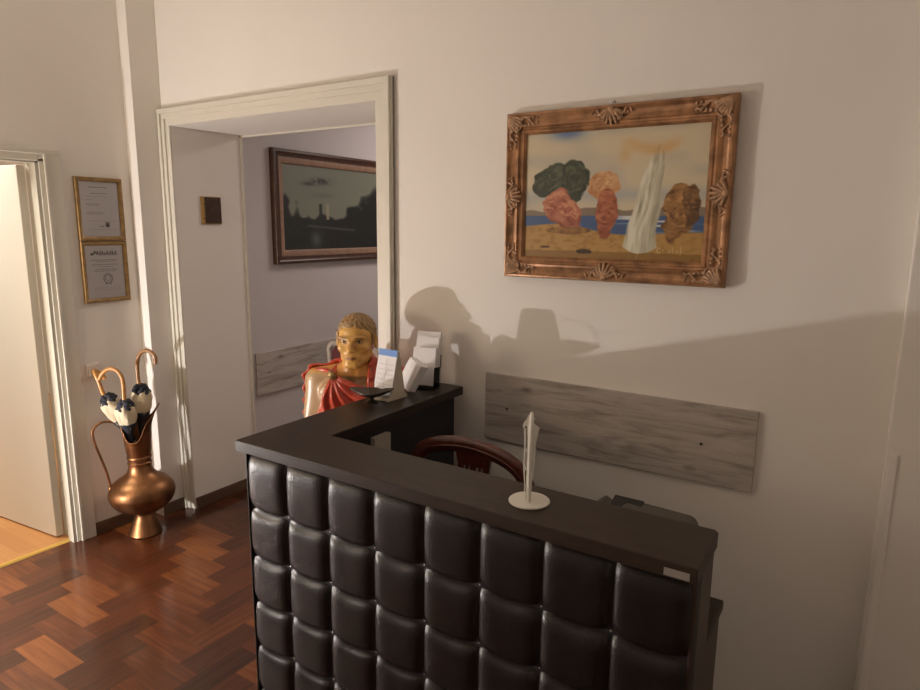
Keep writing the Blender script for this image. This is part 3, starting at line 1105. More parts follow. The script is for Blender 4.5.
pg = MB()
slope_quad(pg, 0.0, 1.0, -0.050, 0.048, 0.001, 0.003)
pg = pg.build('pages', M_paper, cal, world=False)
hd = MB()
slope_quad(hd, 0.86, 1.005, -0.050, 0.048, 0.0042, 0.0006)
hd.build('header', M_blue, pg, world=False)
ln = MB()
for k in range(6):
    s0 = 0.12 + 0.11 * k
    slope_quad(ln, s0, s0 + 0.006, -0.042, -0.004, 0.0042, 0.0003)
    slope_quad(ln, s0, s0 + 0.006, 0.004, 0.040, 0.0042, 0.0003)
slope_quad(ln, 0.08, 0.80, -0.0006, 0.0006, 0.0042, 0.0003)
ln.build('ruling', M_faint, pg, world=False)

# clear holder with leaflets
tilt = Matrix.Translation((0, 0, 0.008)) @ Matrix.Rotation(-0.14, 4, 'X')
hl = thing('leaflet_holder', 'clear leaflet holder full of white papers on the counter wing by the wall', 'leaflet holder', (1.984, -0.168, ZT), math.radians(14))
b = MB()
b.box((-0.06, -0.045, 0), (0.06, 0.045, 0.003))
b.box((-0.06, 0.040, 0), (0.06, 0.043, 0.215), tilt)
b.box((-0.06, -0.043, 0), (0.06, -0.040, 0.085), tilt)
b.box((-0.06, -0.043, 0), (-0.058, 0.043, 0.085), tilt)
b.box((0.058, -0.043, 0), (0.060, 0.043, 0.085), tilt)
b.build('holder', M_glass, hl, world=False)

MB().box((-0.052, 0.024, 0.006), (0.054, 0.036, 0.232), tilt).build('leaflet', M_paper, hl, world=False)
MB().box((-0.056, 0.004, 0.006), (0.046, 0.018, 0.212), Matrix.Translation((0, -0.002, 0.008)) @ Matrix.Rotation(-0.16, 4, 'X') @ Matrix.Rotation(0.05, 4, 'Y')).build('leaflet', M_paper, hl, world=False)
MB().box((-0.050, -0.018, 0.006), (0.052, -0.006, 0.165), tilt).build('leaflet', M_paper, hl, world=False)
o = MB().box((-0.02, 0.038, 0.03), (0.0575, 0.0395, 0.135), tilt).build('leaflet', M_black, hl, world=False)
o['label'] = 'dark leaflet at the back'
o = MB()
bm_ = Matrix.Translation((1.984, -0.288, ZT + 0.012)) @ Matrix.Rotation(math.radians(-8), 4, 'Z') @ Matrix.Rotation(math.radians(-14), 4, 'X') @ Matrix.Rotation(math.radians(24), 4, 'Y') @ Matrix.Translation((-0.07, 0, 0))
o.box((0, 0.0, 0.0), (0.076, 0.044, 0.122), bm_)
o = o.build('card_box', M_paper, None, bevel=0.001)
tag(o, 'small white box tilted against the leaflet holder', 'box')

# white openwork stand, edge on to the camera
sd = thing('openwork_stand', 'cream openwork ornament on a round base, standing on the front counter top', 'ornament', (2.886, -0.962, ZT), math.radians(0))
MB().lathe([(0.050, 0), (0.052, 0.002), (0.052, 0.004), (0.050, 0.006)], 48).build('base', M_white, sd, smooth=40, world=False)
ori = Matrix.Rotation(math.radians(113), 4, 'Z')   # plate seen almost edge on
# pierced plate: outline, centre board and leaf bars, seen almost edge on
W_ = 0.052
fm = MB()
outline = [(-W_ * 0.30, 0.006), (-W_ * 0.42, 0.04), (-W_ * 0.62, 0.09), (-W_ * 0.74, 0.14), (-W_ * 0.68, 0.18), (-W_ * 0.40, 0.210), (0, 0.229), (W_ * 0.40, 0.212), (W_ * 0.66, 0.18), (W_ * 0.72, 0.14), (W_ * 0.62, 0.09), (W_ * 0.40, 0.04), (W_ * 0.25, 0.006)]
fm.tube(catmull([(p[0], 0, p[1]) for p in outline], 5), 0.0048, 8, flat=0.9, mtx=ori)
fm.box((-0.004, -0.0045, 0.004), (0.004, 0.0045, 0.222), ori)
for sx in (-1, 1):
    for (z0, z1, w) in ((0.03, 0.075, 0.5), (0.07, 0.125, 0.62), (0.115, 0.175, 0.64), (0.165, 0.205, 0.42)):
        fm.tube(catmull([(0, 0, z0), (sx * W_ * w * 0.6, 0.002, (z0 * 0.55 + z1 * 0.45)), (sx * W_ * w, 0, z1)], 6), 0.0040, 8, mtx=ori)
        fm.tube(catmull([(0, 0, z0 + 0.02), (sx * W_ * w * 0.35, -0.002, z1 - 0.005), (sx * W_ * w * 0.9, 0, z1 - 0.004)], 6), 0.0030, 8, mtx=ori)
fm.build('fretwork', M_white, sd, smooth=40, world=False)
# second pierced plate set at an angle behind the first: wavy edge, two long openings
ori2 = Matrix.Rotation(math.radians(20), 4, 'Z')
f2 = MB()
t2 = 0.0022
f2.prism([(-0.010, 0.004), (-0.002, 0.004), (-0.002, 0.226), (-0.008, 0.226), (-0.012, 0.214), (-0.019, 0.206), (-0.022, 0.196), (-0.018, 0.190), (-0.016, 0.196), (-0.011, 0.200), (-0.009, 0.170), (-0.008, 0.120), (-0.010, 0.060), (-0.009, 0.03)], 'y', -t2, t2, ori2)
f2.prism([(-0.018, 0.190), (-0.014, 0.191), (-0.013, 0.145), (-0.014, 0.09), (-0.012, 0.055), (-0.010, 0.03), (-0.014, 0.022), (-0.014, 0.05), (-0.0175, 0.09), (-0.0165, 0.145)], 'y', -t2, t2, ori2)
f2.prism([(-0.017, 0.150), (-0.004, 0.124), (-0.004, 0.117), (-0.017, 0.140)], 'y', -t2, t2, ori2)
f2.prism([(-0.017, 0.100), (-0.004, 0.080), (-0.004, 0.073), (-0.017, 0.090)], 'y', -t2, t2, ori2)
f2.prism([(-0.002, 0.05), (0.004, 0.03), (0.010, 0.10), (0.012, 0.15), (0.020, 0.196), (0.012, 0.200), (0.005, 0.206), (0.008, 0.218), (0.002, 0.224), (-0.002, 0.222)], 'y', -t2, t2, ori2)
f2.build('fretwork', M_white, sd, bevel=0.0008, world=False)


# ------------------------------------------------------------------ frames
def frame_ring(mb, w, h, prof):
    """mitred frame around a w x h rectangle centred on the origin in the XZ plane, prof = [(inset, out)], out towards -Y"""
    n = len(prof)
    v, f = [], []
    for (sx, sz) in ((-1, -1), (1, -1), (1, 1), (-1, 1)):
        for (ins, out) in prof:
            v.append((sx * (w / 2 - ins), -out, sz * (h / 2 - ins)))
    for c in range(4):
        c2 = (c + 1) % 4
        for i in range(n):
            i2 = (i + 1) % n
            f.append((c * n + i, c2 * n + i, c2 * n + i2, c * n + i2))
    return mb.add(v, f)


def picture(name, w, h, nx, ny, fn, material, parent, y=0.0):
    """flat canvas whose paint is computed per vertex"""
    U, Vv = np.meshgrid(np.linspace(0, 1, nx), np.linspace(0, 1, ny))
    colr = fn(U.ravel(), Vv.ravel())
    P = np.stack([(U.ravel() - 0.5) * w, np.full(U.size, y), (Vv.ravel() - 0.5) * h], 1)
    F = []
    for j in range(ny - 1):
        for i in range(nx - 1):
            a = j * nx + i
            F.append((a, a + 1, a + nx + 1, a + nx))
    return np_mesh(name, P, F, material, parent, color=colr, smooth=False)


def srgb(a):
    a = np.asarray(a, float) / 255.0
    return np.where(a <= 0.04045, a / 12.92, ((a + 0.055) / 1.055) ** 2.4)


def vnoise(u, v, s, seed):
    r = np.random.default_rng(seed)
    g = r.random((int(s[1] * 1.2) + 4, int(s[0] * 1.2) + 4))
    x, y = np.clip(u, 0, 1.2) * s[0], np.clip(v, 0, 1.2) * s[1]
    i, j = np.floor(x).astype(int), np.floor(y).astype(int)
    fx, fy = x - i, y - j
    fx, fy = fx * fx * (3 - 2 * fx), fy * fy * (3 - 2 * fy)
    return g[j, i] * (1 - fx) * (1 - fy) + g[j, i + 1] * fx * (1 - fy) + g[j + 1, i] * (1 - fx) * fy + g[j + 1, i + 1] * fx * fy


def seaside(u, v):
    """plain beach landscape: pale sky, blue sea, sand, rocks, bushes and a white sail"""
    C_ = np.zeros((len(u), 3))

    def put(m, c):
        m = np.clip(m, 0, 1)[:, None]
        C_[:] = C_ * (1 - m) + np.asarray(c, float) * m
    n1 = vnoise(u, v, (6, 9), 1)
    n2 = vnoise(u, v, (40, 50), 2)
    n3 = vnoise(u, v, (9, 60), 3)
    C_[:] = (206, 192, 160)
    put(np.clip((n1 - 0.45) * 2.2, 0, 1) * 0.6, (176, 170, 160))
    put(np.exp(-((u - 0.25) / 0.10) ** 2 - ((v - 1.0) / 0.06) ** 2), (92, 118, 160))
    put(np.exp(-((v - 0.50) / 0.05) ** 2) * 0.5, (150, 160, 172))
    hill = 0.385 + 0.035 * np.exp(-((u - 0.45) / 0.10) ** 2) + 0.028 * np.exp(-((u - 0.85) / 0.18) ** 2) + 0.008 * np.sin(u * 40)
    put((hill - v) / 0.008, (132, 116, 96))
    put((0.345 - v) / 0.006, (66, 92, 132))
    put((v < 0.34) * np.clip((n3 - 0.62) * 5, 0, 1) * np.clip((u - 0.4) * 5, 0, 1), (206, 208, 206))
    sand = 0.235 + 0.045 * np.exp(-((u - 0.27) / 0.20) ** 2) + 0.02 * np.sin(u * 7 + 1) - 0.03 * u
    put((sand - v) / 0.010, (178, 138, 76))
    put((v < sand - 0.01) * np.clip((n2 - 0.45) * 2, 0, 1) * 0.6, (144, 104, 48))
    put((v < 0.06) * 0.7, (126, 92, 40))

    def fbm(uu, vv, sc, seed):
        return 0.5 * vnoise(uu, vv, sc, seed) + 0.3 * vnoise(uu, vv, (sc[0] * 2, sc[1] * 2), seed + 1) + 0.2 * vnoise(uu, vv, (sc[0] * 4, sc[1] * 4), seed + 2)

    def mass(cx, cy, rx, ry, dark, mid, pale, seed, lean=0.0, wob=0.35, strokes=(10, 26), bend=0.25):
        """a loosely brushed rounded mass with curved strokes"""
        du, dv = u - cx - lean * (v - cy), v - cy
        w1 = fbm(np.clip(u, 0, 1.1), v, (9, 9), seed) - 0.5
        q = np.sqrt((du / rx) ** 2 + (dv / ry) ** 2) + wob * w1 * 2
        m = np.clip((1 - q) / 0.07, 0, 1)
        put(m, mid)
        rad = np.sqrt((du * 1.3) ** 2 + dv ** 2)
        ang = np.arctan2(dv, du * 1.3) / (2 * math.pi) + 0.5
        st = fbm(np.clip(rad * 1.8 + bend * w1, 0, 1.1), np.clip(ang, 0, 1), (strokes[1], strokes[0]), seed + 7)
        put(m * np.clip((st - 0.50) * 5, 0, 1) * 0.85, pale)
        put(m * np.clip((0.44 - st) * 5, 0, 1) * 0.85, dark)
        put(m * np.clip((-(dv / ry) - 0.25) * 1.1, 0, 1) * 0.45, dark)
    # dark bush above a pinkish boulder
    mass(0.275, 0.60, 0.11, 0.19, (34, 40, 30), (62, 68, 50), (92, 98, 74), 3, 0.15, 0.35)
    mass(0.15, 0.63, 0.095, 0.13, (40, 46, 34), (66, 72, 54), (96, 102, 80), 4, 0.2, 0.40)
    mass(0.235, 0.40, 0.105, 0.165, (128, 66, 48), (176, 106, 80), (210, 152, 116), 5, -0.2, 0.40)
    mass(0.27, 0.225, 0.14, 0.030, (104, 72, 36), (138, 98, 52), (160, 118, 66), 6, 0, 0.3)
    # tall terracotta rock with a pale top
    mass(0.468, 0.58, 0.080, 0.105, (176, 116, 70), (200, 150, 102), (220, 180, 134), 8, 0.1, 0.40)
    mass(0.488, 0.375, 0.062, 0.215, (112, 54, 34), (158, 88, 58), (190, 122, 84), 9, 0.0, 0.30)
    # pale limestone pinnacle standing in the shallows, ribbed from top to bottom
    c0 = 0.672 + 0.11 * (v - 0.12) + 0.005 * np.sin(v * 19)
    wd = (0.040 + 0.055 * np.clip((0.80 - v) / 0.7, 0, 1)) * np.clip((0.865 - v) / 0.07, 0, 1) ** 0.6 * np.clip((v - 0.055) / 0.05, 0, 1) ** 0.5
    wd = wd + 0.020 * (fbm(u, v, (7, 9), 61) - 0.5) * (v < 0.84)
    m = np.clip((wd - np.abs(u - c0)) / 0.010, 0, 1)
    put(m, (200, 194, 168))
    rib = fbm(np.clip(0.5 + (u - c0) * 2.2, 0, 1.1), v * 0.5, (26, 10), 44)
    put(m * np.clip((rib - 0.52) * 5, 0, 1), (222, 218, 198))
    put(m * np.clip((0.46 - rib) * 5, 0, 1) * 0.8, (146, 140, 116))
    put(m * np.clip((u - c0) / 0.06, 0, 1) * 0.4, (150, 144, 122))
    # drifting orange cloud above it
    cl = np.exp(-((v - 0.865 - 0.03 * np.sin(u * 15)) / 0.040) ** 2) * np.clip((u - 0.54) * 14, 0, 1) * np.clip((0.88 - u) * 14, 0, 1)
    put(cl * (0.55 + 0.9 * (fbm(u, v, (8, 30), 71) - 0.3)), (208, 160, 98))
    put(np.exp(-((u - 0.575) / 0.03) ** 2 - ((v - 0.80) / 0.06) ** 2) * 0.6, (204, 162, 104))
    # dry tan bush at the right
    mass(0.865, 0.37, 0.075, 0.225, (92, 60, 30), (144, 102, 56), (190, 144, 88), 11, 0.0, 0.55)
    mass(0.925, 0.42, 0.045, 0.15, (70, 46, 26), (108, 76, 42), (150, 110, 66), 12, 0.0, 0.6)
    # seaweed
    mass(0.37, 0.058, 0.048, 0.020, (40, 28, 18), (54, 40, 26), (76, 58, 34), 13, 0, 0.6)
    mass(0.13, 0.088, 0.030, 0.010, (60, 40, 22), (76, 52, 30), (92, 66, 38), 14, 0, 0.5)
    return srgb(C_ * 0.97)


def night(u, v):
    """dim landscape: pale sky, dark trees at both sides, a ruin and water"""
    C_ = np.zeros((len(u), 3))

    def put(m, c):
        m = np.clip(m, 0, 1)[:, None]
        C_[:] = C_ * (1 - m) + np.asarray(c, float) * m
    C_[:] = (118, 122, 108)
    put(v - 0.35, (108, 112, 100))
    n1 = vnoise(u, v, (14, 12), 31)
    n2 = vnoise(u, v, (50, 40), 32)
    put(np.exp(-((u - 0.36) / 0.09) ** 2 - ((v - 0.83) / 0.035) ** 2) * (n2 > 0.25), (46, 50, 50))
    put(np.exp(-((u - 0.24) / 0.06) ** 2 - ((v - 0.79) / 0.02) ** 2), (56, 58, 56))
    put(np.exp(-((u - 0.38) / 0.10) ** 2 - ((v - 0.66) / 0.03) ** 2) * 0.5, (88, 92, 86))
    gnd = 0.33 + 0.05 * np.sin(u * 5) + 0.08 * n1
    put((gnd - v) / 0.03, (38, 40, 36))
    lt = 0.62 - 0.9 * np.maximum(0, u - 0.02) + 0.12 * np.sin(u * 60) * 0.5 + 0.16 * (n1 - 0.5)
    put((lt - v) / 0.09 * np.clip((0.32 - u) * 12, 0, 1), (30, 34, 30))
    rt = 0.42 + 0.75 * (u - 0.52) + 0.2 * (n1 - 0.5)
    put((rt - v) / 0.09, (34, 36, 34))
    put(np.clip((0.024 - np.abs(u - 0.42)) / 0.02, 0, 1) * np.clip((0.58 - v) * 25, 0, 1) * (v > 0.36), (146, 142, 122))
    put(np.clip((0.012 - np.abs(u - 0.50)) / 0.008, 0, 1) * (v < 0.56) * (v > 0.36), (120, 118, 104))
    put(np.clip((0.02 - np.abs(u - 0.35)) / 0.01, 0, 1) * (v < 0.56) * (v > 0.36), (44, 46, 42))
    put(np.exp(-((u - 0.30) / 0.05) ** 2 - ((v - 0.12) / 0.10) ** 2) * 0.8, (84, 98, 100))
    put(np.exp(-((v - 0.28 + 0.12 * (u - 0.3)) / 0.012) ** 2) * (u > 0.22) * (u < 0.7) * 0.6, (104, 104, 92))
    put(np.clip((n2 - 0.6) * 2, 0, 1) * (v < 0.3) * 0.5, (60, 60, 48))
    return srgb(np.minimum(255, C_ * 1.05))


M_canvas = attr_mat('oil_on_canvas', 0.42, bump=0.2, bscale=300)
M_canvas2 = attr_mat('varnished_oil', 0.35, bump=0.2, bscale=300)

# big painting on the main wall
PW, PH = 0.846, 0.628
pt = thing('painting', 'large beach landscape painting in an ornate bronzed gilt frame on the back wall', 'painting', (2.709, -0.006, 1.8975))
fw_ = 0.083
prof = [(0.0, 0.0), (0.0, 0.026), (0.004, 0.034), (0.010, 0.036), (0.016, 0.031), (0.026, 0.026), (0.038, 0.024), (0.048, 0.029), (0.054, 0.030), (0.058, 0.024), (0.064, 0.022), (0.068, 0.025), (0.074, 0.024), (fw_, 0.015), (fw_, 0.0)]
mb = MB()
frame_ring(mb, PW, PH, prof)
frm = mb.build('frame', M_ornate, pt, smooth=35, world=False)
picture('canvas', PW - 2 * fw_ + 0.004, PH - 2 * fw_ + 0.004, 300, 210, seaside, M_canvas, pt, y=-0.012)
MB().box((-PW / 2 + 0.01, -0.010, -PH / 2 + 0.01), (PW / 2 - 0.01, 0.006, PH / 2 - 0.01)).build('backing', M_dframe, pt, world=False)
sg = MB()
sx0, sz0 = PW / 2 - fw_ - 0.155, -PH / 2 + fw_ + 0.028
for (dx0, pts_) in ((0.0, [(0.014, 0.016), (0.004, 0.018), (0.0, 0.009), (0.004, 0.0), (0.013, 0.002)]), (0.022, [(0.0, 0.012), (0.0, 0.0), (0.008, 0.012), (0.012, 0.0)]), (0.040, [(0.0, 0.01), (0.006, 0.012), (0.008, 0.0), (0.0, 0.002), (0.001, 0.008)]),
                   (0.054, [(0.0, 0.022), (0.001, 0.0), (0.006, 0.002)]), (0.066, [(0.0, 0.01), (0.003, 0.0), (0.010, 0.012)]), (0.082, [(0.0, 0.022), (0.002, 0.012), (0.0, -0.006)])):
    sg.tube([(sx0 + dx0 + p[0], -0.0128, sz0 + p[1]) for p in pts_], 0.0011, 5, flat=0.3)
o = sg.build('signature', mat('signature_paint', (0.62, 0.50, 0.30), 0.5), pt, world=False)


def scroll_ornament(kind):
    m_ = MB()
    rs = random.Random(5 if kind == 'corner' else 9)
    if kind == 'corner':
        # two leafy arms running along the frame from the corner (corner at origin, arms +X and -Z), shell in the middle
        for (ax1, ax2) in (((1, 0), (0, -1)), ((0, -1), (1, 0))):
            def Q(s, t, o_):
                return (ax1[0] * s + ax2[0] * t, -o_, ax1[1] * s + ax2[1] * t)
            m_.tube([Q(0.03 + 0.10 * t, 0.030 + 0.014 * math.sin(t * 9), 0.030) for t in np.linspace(0, 1, 16)], [0.007 * (1 - 0.5 * t) for t in np.linspace(0, 1, 16)], 7)
            for k in range(7):
                s = 0.035 + 0.016 * k
                for sg_ in (-1, 1):
                    m_.ball(Q(s, 0.032 + sg_ * (0.019 - 0.0014 * k), 0.030), 0.0085 - 0.0006 * k, 8, 6, (1.25, 0.7, 1.0))
            sp_ = [Q(0.048 + 0.013 * (1 - t) * math.cos(t * 8), 0.058 + 0.010 * (1 - t) * math.sin(t * 8), 0.032) for t in np.linspace(0, 1, 18)]
            m_.tube(sp_, 0.0038, 6)
        for k in range(6):
            a = math.radians(-15 - 12 * k)
            m_.tube([(0.010, -0.034, -0.010), (0.010 + 0.062 * math.cos(a) * 0.6, -0.038, -0.010 + 0.062 * math.sin(a) * 0.6), (0.010 + 0.066 * math.cos(a), -0.028, -0.010 + 0.066 * math.sin(a))], [0.004, 0.0075, 0.005], 7)
        m_.ball((0.020, -0.036, -0.020), 0.013, 10, 8, (1, 0.6, 1))
    else:
        # shell with scrolls either side, base on the outer edge (origin), pointing -Z
        for k in range(7):
            a = math.radians(-90 + (k - 3) * 24)
            m_.tube([(0, -0.030, -0.014), (0.5 * 0.052 * math.cos(a), -0.036, -0.014 + 0.5 * 0.056 * math.sin(a)), (0.046 * math.cos(a), -0.028, -0.014 + 0.056 * math.sin(a))], [0.004, 0.0075, 0.005], 7)
        m_.ball((0, -0.036, -0.016), 0.012, 10, 8, (1.2, 0.6, 1))
        for sg_ in (-1, 1):
            m_.tube([(sg_ * (0.03 + 0.045 * t), -0.031, -0.022 - 0.014 * math.sin(t * 7)) for t in np.linspace(0, 1, 14)], [0.0065 * (1 - 0.6 * t) for t in np.linspace(0, 1, 14)], 7)
            for k in range(4):
                m_.ball((sg_ * (0.036 + 0.012 * k), -0.030, -0.036 + 0.003 * k), 0.0068 - 0.0008 * k, 8, 6, (1.2, 0.7, 1))
            m_.tube([(sg_ * (0.032 + 0.012 * (1 - t) * math.cos(t * 9)), -0.033, -0.050 + 0.010 * (1 - t) * math.sin(t * 9)) for t in np.linspace(0, 1, 18)], 0.0034, 6)
    return m_


co = scroll_ornament('corner').build('corner_ornament', M_ornpale, pt, smooth=60, world=False)
co.location = (-PW / 2, 0, PH / 2)
for (sx, sz, rot) in ((1, 1, 90), (1, -1, 180), (-1, -1, 270)):
    c2 = co.copy()
    COL.objects.link(c2)
    c2.parent = pt
    c2.location = (sx * PW / 2, 0, sz * PH / 2)
    c2.rotation_euler = (0, math.radians(rot), 0)
so = scroll_ornament('side').build('side_ornament', M_ornpale, pt, smooth=60, world=False)
so.location = (0, 0, PH / 2)
for (px_, pz_, rot) in ((PW / 2, 0, 90), (0, -PH / 2, 180), (-PW / 2, 0, 270)):
    c2 = so.copy()
    COL.objects.link(c2)
    c2.parent = pt
    c2.location = (px_, 0, pz_)
    c2.rotation_euler = (0, math.radians(rot), 0)
hk = MB().tube([(0.005 * math.cos(a), -0.008, PH / 2 + 0.006 + 0.008 * math.sin(a)) for a in np.linspace(-0.6, PI + 0.6, 14)], 0.0014, 6)
hk.build('hanging_ring', M_bronze, pt, smooth=60, world=False)

# dark painting on the corridor wall
DW, DH = 1.22, 0.772
dp = thing('dark_painting', 'dim dark landscape painting in a wide walnut frame, seen through the opening', 'painting', (XI - 0.003, 0.712 + DW / 2, 1.896), math.radians(90))
dp.rotation_euler = (0, 0, math.radians(90))
mb = MB()
frame_ring(mb, DW, DH, [(0, 0), (0, 0.030), (0.006, 0.040), (0.020, 0.042), (0.034, 0.034), (0.046, 0.030), (0.052, 0.030), (0.052, 0.0)])
mb.build('frame', M_dframe, dp, smooth=35, world=False)
mb = MB()
frame_ring(mb, DW - 0.102, DH - 0.102, [(0, 0.004), (0, 0.029), (0.012, 0.030), (0.036, 0.022), (0.040, 0.018), (0.044, 0.016), (0.044, 0.004)])
mb.build('liner', M_liner, dp, smooth=35, world=False)
picture('canvas', DW - 0.19 + 0.003, DH - 0.19 + 0.003, 150, 90, night, M_canvas2, dp, y=-0.010)
MB().box((-DW / 2 + 0.01, -0.008, -DH / 2 + 0.01), (DW / 2 - 0.01, 0, DH / 2 - 0.01)).build('backing', M_dframe, dp, world=False)


# framed certificates on the left wall
def certificate(zc, h, label, lower):
    w = 0.258
    ce = thing('framed_certificate', label, 'certificate', (WL + 0.001, -0.356, zc), math.radians(90))
    mb = MB()
    frame_ring(mb, w, h, [(0, 0), (0, 0.016), (0.003, 0.020), (0.012, 0.020), (0.018, 0.014), (0.023, 0.012), (0.023, 0.0)])
    mb.build('frame', M_gold, ce, smooth=35, world=False)
    pw, ph = w - 0.046 + 0.002, h - 0.046 + 0.002
    pp = MB().box((-pw / 2, -0.006, -ph / 2), (pw / 2, -0.0005, ph / 2)).build('sheet', M_paper, ce, world=False)
    ink, fnt = MB(), MB()

    def line(mb_, x0, x1, z, t=0.0016):
        mb_.box((x0, -0.0066, z - t / 2), (x1, -0.006, z + t / 2))

    def words(mb_, x0, x1, z, t, seed):
        rs = random.Random(seed)
        xx_ = x0
        while xx_ < x1 - 0.004:
            l_ = min(rs.uniform(0.006, 0.018), x1 - xx_)
            line(mb_, xx_, xx_ + l_, z, t)
            xx_ += l_ + 0.003
    if not lower:
        words(fnt, -0.055, 0.045, 0.118, 0.005, 1)
        words(fnt, -0.045, 0.045, 0.085, 0.004, 2)
        line(fnt, -0.078, 0.05, 0.068, 0.0014)
        words(fnt, -0.075, -0.035, 0.050, 0.003, 3)
        words(fnt, -0.075, 0.0, 0.028, 0.0028, 4)
        words(fnt, -0.07, -0.01, 0.022, 0.0024, 5)
        words(fnt, -0.075, 0.025, -0.018, 0.003, 6)
        words(fnt, -0.075, 0.015, -0.026, 0.003, 7)
        line(fnt, -0.075, 0.085, -0.062, 0.0014)
        MB().lathe([(0.0, 0.0), (0.012, 0.0), (0.012, 0.0006), (0.0, 0.0006)], 20, mtx=Matrix.Translation((0.035, -0.006, -0.086)) @ Matrix.Rotation(PI / 2, 4, 'X')).build('stamp', M_ink, pp, world=False)
        words(ink, 0.022, 0.048, -0.072, 0.005, 8)
        words(fnt, -0.01, 0.018, -0.092, 0.006, 9)
        line(fnt, -0.075, 0.085, -0.108, 0.0010)
    else:
        # heading: a small dark figure, then a band of heavy lettering with tall strokes
        MB().ball((-0.068, -0.0062, 0.098), 0.007, 8, 6, (1.2, 0.1, 1)).build('emblem', M_ink, pp, world=False)
        for k in range(5):
            a = 0.5 * k
            ink.box((-0.060 + 0.006 * k, -0.0066, 0.094 + 0.004 * (k % 3)), (-0.056 + 0.006 * k, -0.006, 0.112 + 0.003 * ((k * 2) % 3)))
        xx_ = -0.030
        rs = random.Random(3)
        while xx_ < 0.068:
            hh = rs.choice([0.014, 0.014, 0.024])
            ink.box((xx_, -0.0066, 0.092), (xx_ + 0.0045, -0.006, 0.092 + hh))
            ink.box((xx_ + 0.0045, -0.0066, 0.092), (xx_ + 0.0075, -0.006, 0.0945))
            ink.box((xx_ + 0.0045, -0.0066, 0.103), (xx_ + 0.0075, -0.006, 0.106))
            xx_ += 0.0095
        words(fnt, -0.075, 0.068, 0.066, 0.004, 11)
        words(fnt, -0.05, 0.068, 0.057, 0.003, 12)
        words(fnt, -0.072, 0.075, 0.040, 0.004, 13)
        words(fnt, -0.04, 0.05, 0.028, 0.003, 14)
        words(fnt, -0.052, 0.068, 0.014, 0.0036, 15)
        words(fnt, -0.06, 0.068, 0.004, 0.0036, 16)
        rg = MB()
        rg.tube([(0.012 + 0.024 * math.cos(a), -0.0062, -0.038 + 0.026 * math.sin(a)) for a in np.linspace(0, 2 * PI, 28)[:-1]], 0.0035, 6, flat=0.2, loop=True)
        rg.tube([(0.012 + 0.014 * math.cos(a), -0.0062, -0.036 + 0.014 * math.sin(a)) for a in np.linspace(0, 2 * PI, 20)[:-1]], 0.002, 6, flat=0.2, loop=True)
        rg.box((-0.004, -0.0066, -0.072), (0.004, -0.006, -0.06))
        rg.box((0.020, -0.0066, -0.072), (0.028, -0.006, -0.06))
        rg.build('seal', M_faint, pp, world=False)
        line(fnt, -0.07, 0.08, -0.088, 0.0010)
        line(fnt, -0.07, 0.08, -0.100, 0.0010)
    fnt.build('print', M_faint, pp, world=False)
    ink.build('print', M_ink, pp, world=False)
    MB().box((-pw / 2, -0.0105, -ph / 2), (pw / 2, -0.0090, ph / 2)).build('glass', M_glass, ce, world=False)
    return ce


certificate(1.852, 0.340, 'upper of the two framed certificates, mostly blank sheet with faint lines', False)
certificate(1.510, 0.338, 'lower of the two framed certificates, with a dark heading and round seal', True)

# brass plaque on the reveal
pl = thing('plaque', 'small dark plaque with a brass edge on the side of the opening', 'plaque', (XI, 0.235, 1.860), math.radians(90))
MB().box((-0.070, -0.010, -0.082), (0.070, 0, 0.082)).build('plate', M_plate, pl, bevel=0.002, world=False)
MB().box((-0.048, -0.0125, -0.078), (0.068, -0.0098, 0.078)).build('face', M_plaque, pl, bevel=0.001, world=False)
for zz in (-0.05, 0.035):
    MB().ball((-0.056, -0.0105, zz), 0.004, 10, 6).build('screw', M_bronze, pl, smooth=60, world=False)

# wall switch by the doorway
sw = thing('wall_switch', 'small pale switch plate low on the wall beside the doorway', 'switch', (WL, -0.475, 0.965), math.radians(90))
MB().box((-0.038, -0.009, -0.038), (0.038, 0, 0.038)).build('plate', M_switch, sw, bevel=0.004, world=False)
MB().box((-0.022, -0.013, -0.026), (0.022, -0.008, 0.026)).build('rocker', M_trim, sw, bevel=0.003, world=False)


# grey planks mounted on the walls
def wall_board(length, h, loc, rot, label, screws):
    wb = thing('wall_board', label, 'wall board', loc, rot)
    MB().box((-length / 2, -0.018, -h / 2), (length / 2, 0, h / 2)).build('board', M_board, wb, bevel=0.002, world=False)
    for (a, c) in screws:
        MB().lathe([(0.0055, 0), (0.0055, 0.0015), (0.003, 0.0025)], 14, mtx=Matrix.Translation((a, -0.018, c)) @ Matrix.Rotation(PI / 2, 4, 'X')).build('screw', M_bronze, wb, smooth=40, world=False)
    return wb


wall_board(1.075, 0.290, (2.7365, 0, 1.024), 0, 'whitewashed grey plank on the back wall behind the counter', [(-0.43, 0.0), (0.36, 0.0)])
wall_board(1.10, 0.292, (XI - 0.003, 0.52 + 0.55, 0.772), math.radians(90), 'whitewashed grey plank low on the corridor wall behind the bust', [(-0.45, 0.0), (0.35, 0.0)])

# ------------------------------------------------------------------ copper ewer with umbrellas
EV = Vector((0.115, -0.364, 0))
ew = thing('copper_ewer', 'tall copper ewer on the floor in the corner, used as umbrella stand', 'ewer', EV)
profile = [(0.086, 0.0), (0.090, 0.006), (0.087, 0.014), (0.074, 0.05), (0.060, 0.09), (0.049, 0.118), (0.052, 0.128), (0.075, 0.140), (0.125, 0.165), (0.160, 0.200), (0.176, 0.240), (0.176, 0.265), (0.165, 0.295), (0.138, 0.325), (0.100, 0.350), (0.074, 0.375), (0.062, 0.405), (0.060, 0.425)]
pf = [(p.x, p.y) for p in catmull([(a, c, 0) for a, c in profile], 4)]
tubep = [(0.060, 0.425), (0.065, 0.430), (0.065, 0.436), (0.061, 0.440), (0.062, 0.46), (0.066, 0.463), (0.066, 0.470), (0.063, 0.474)]
n = 72
V, F = [], []
rows = pf[:-1] + tubep
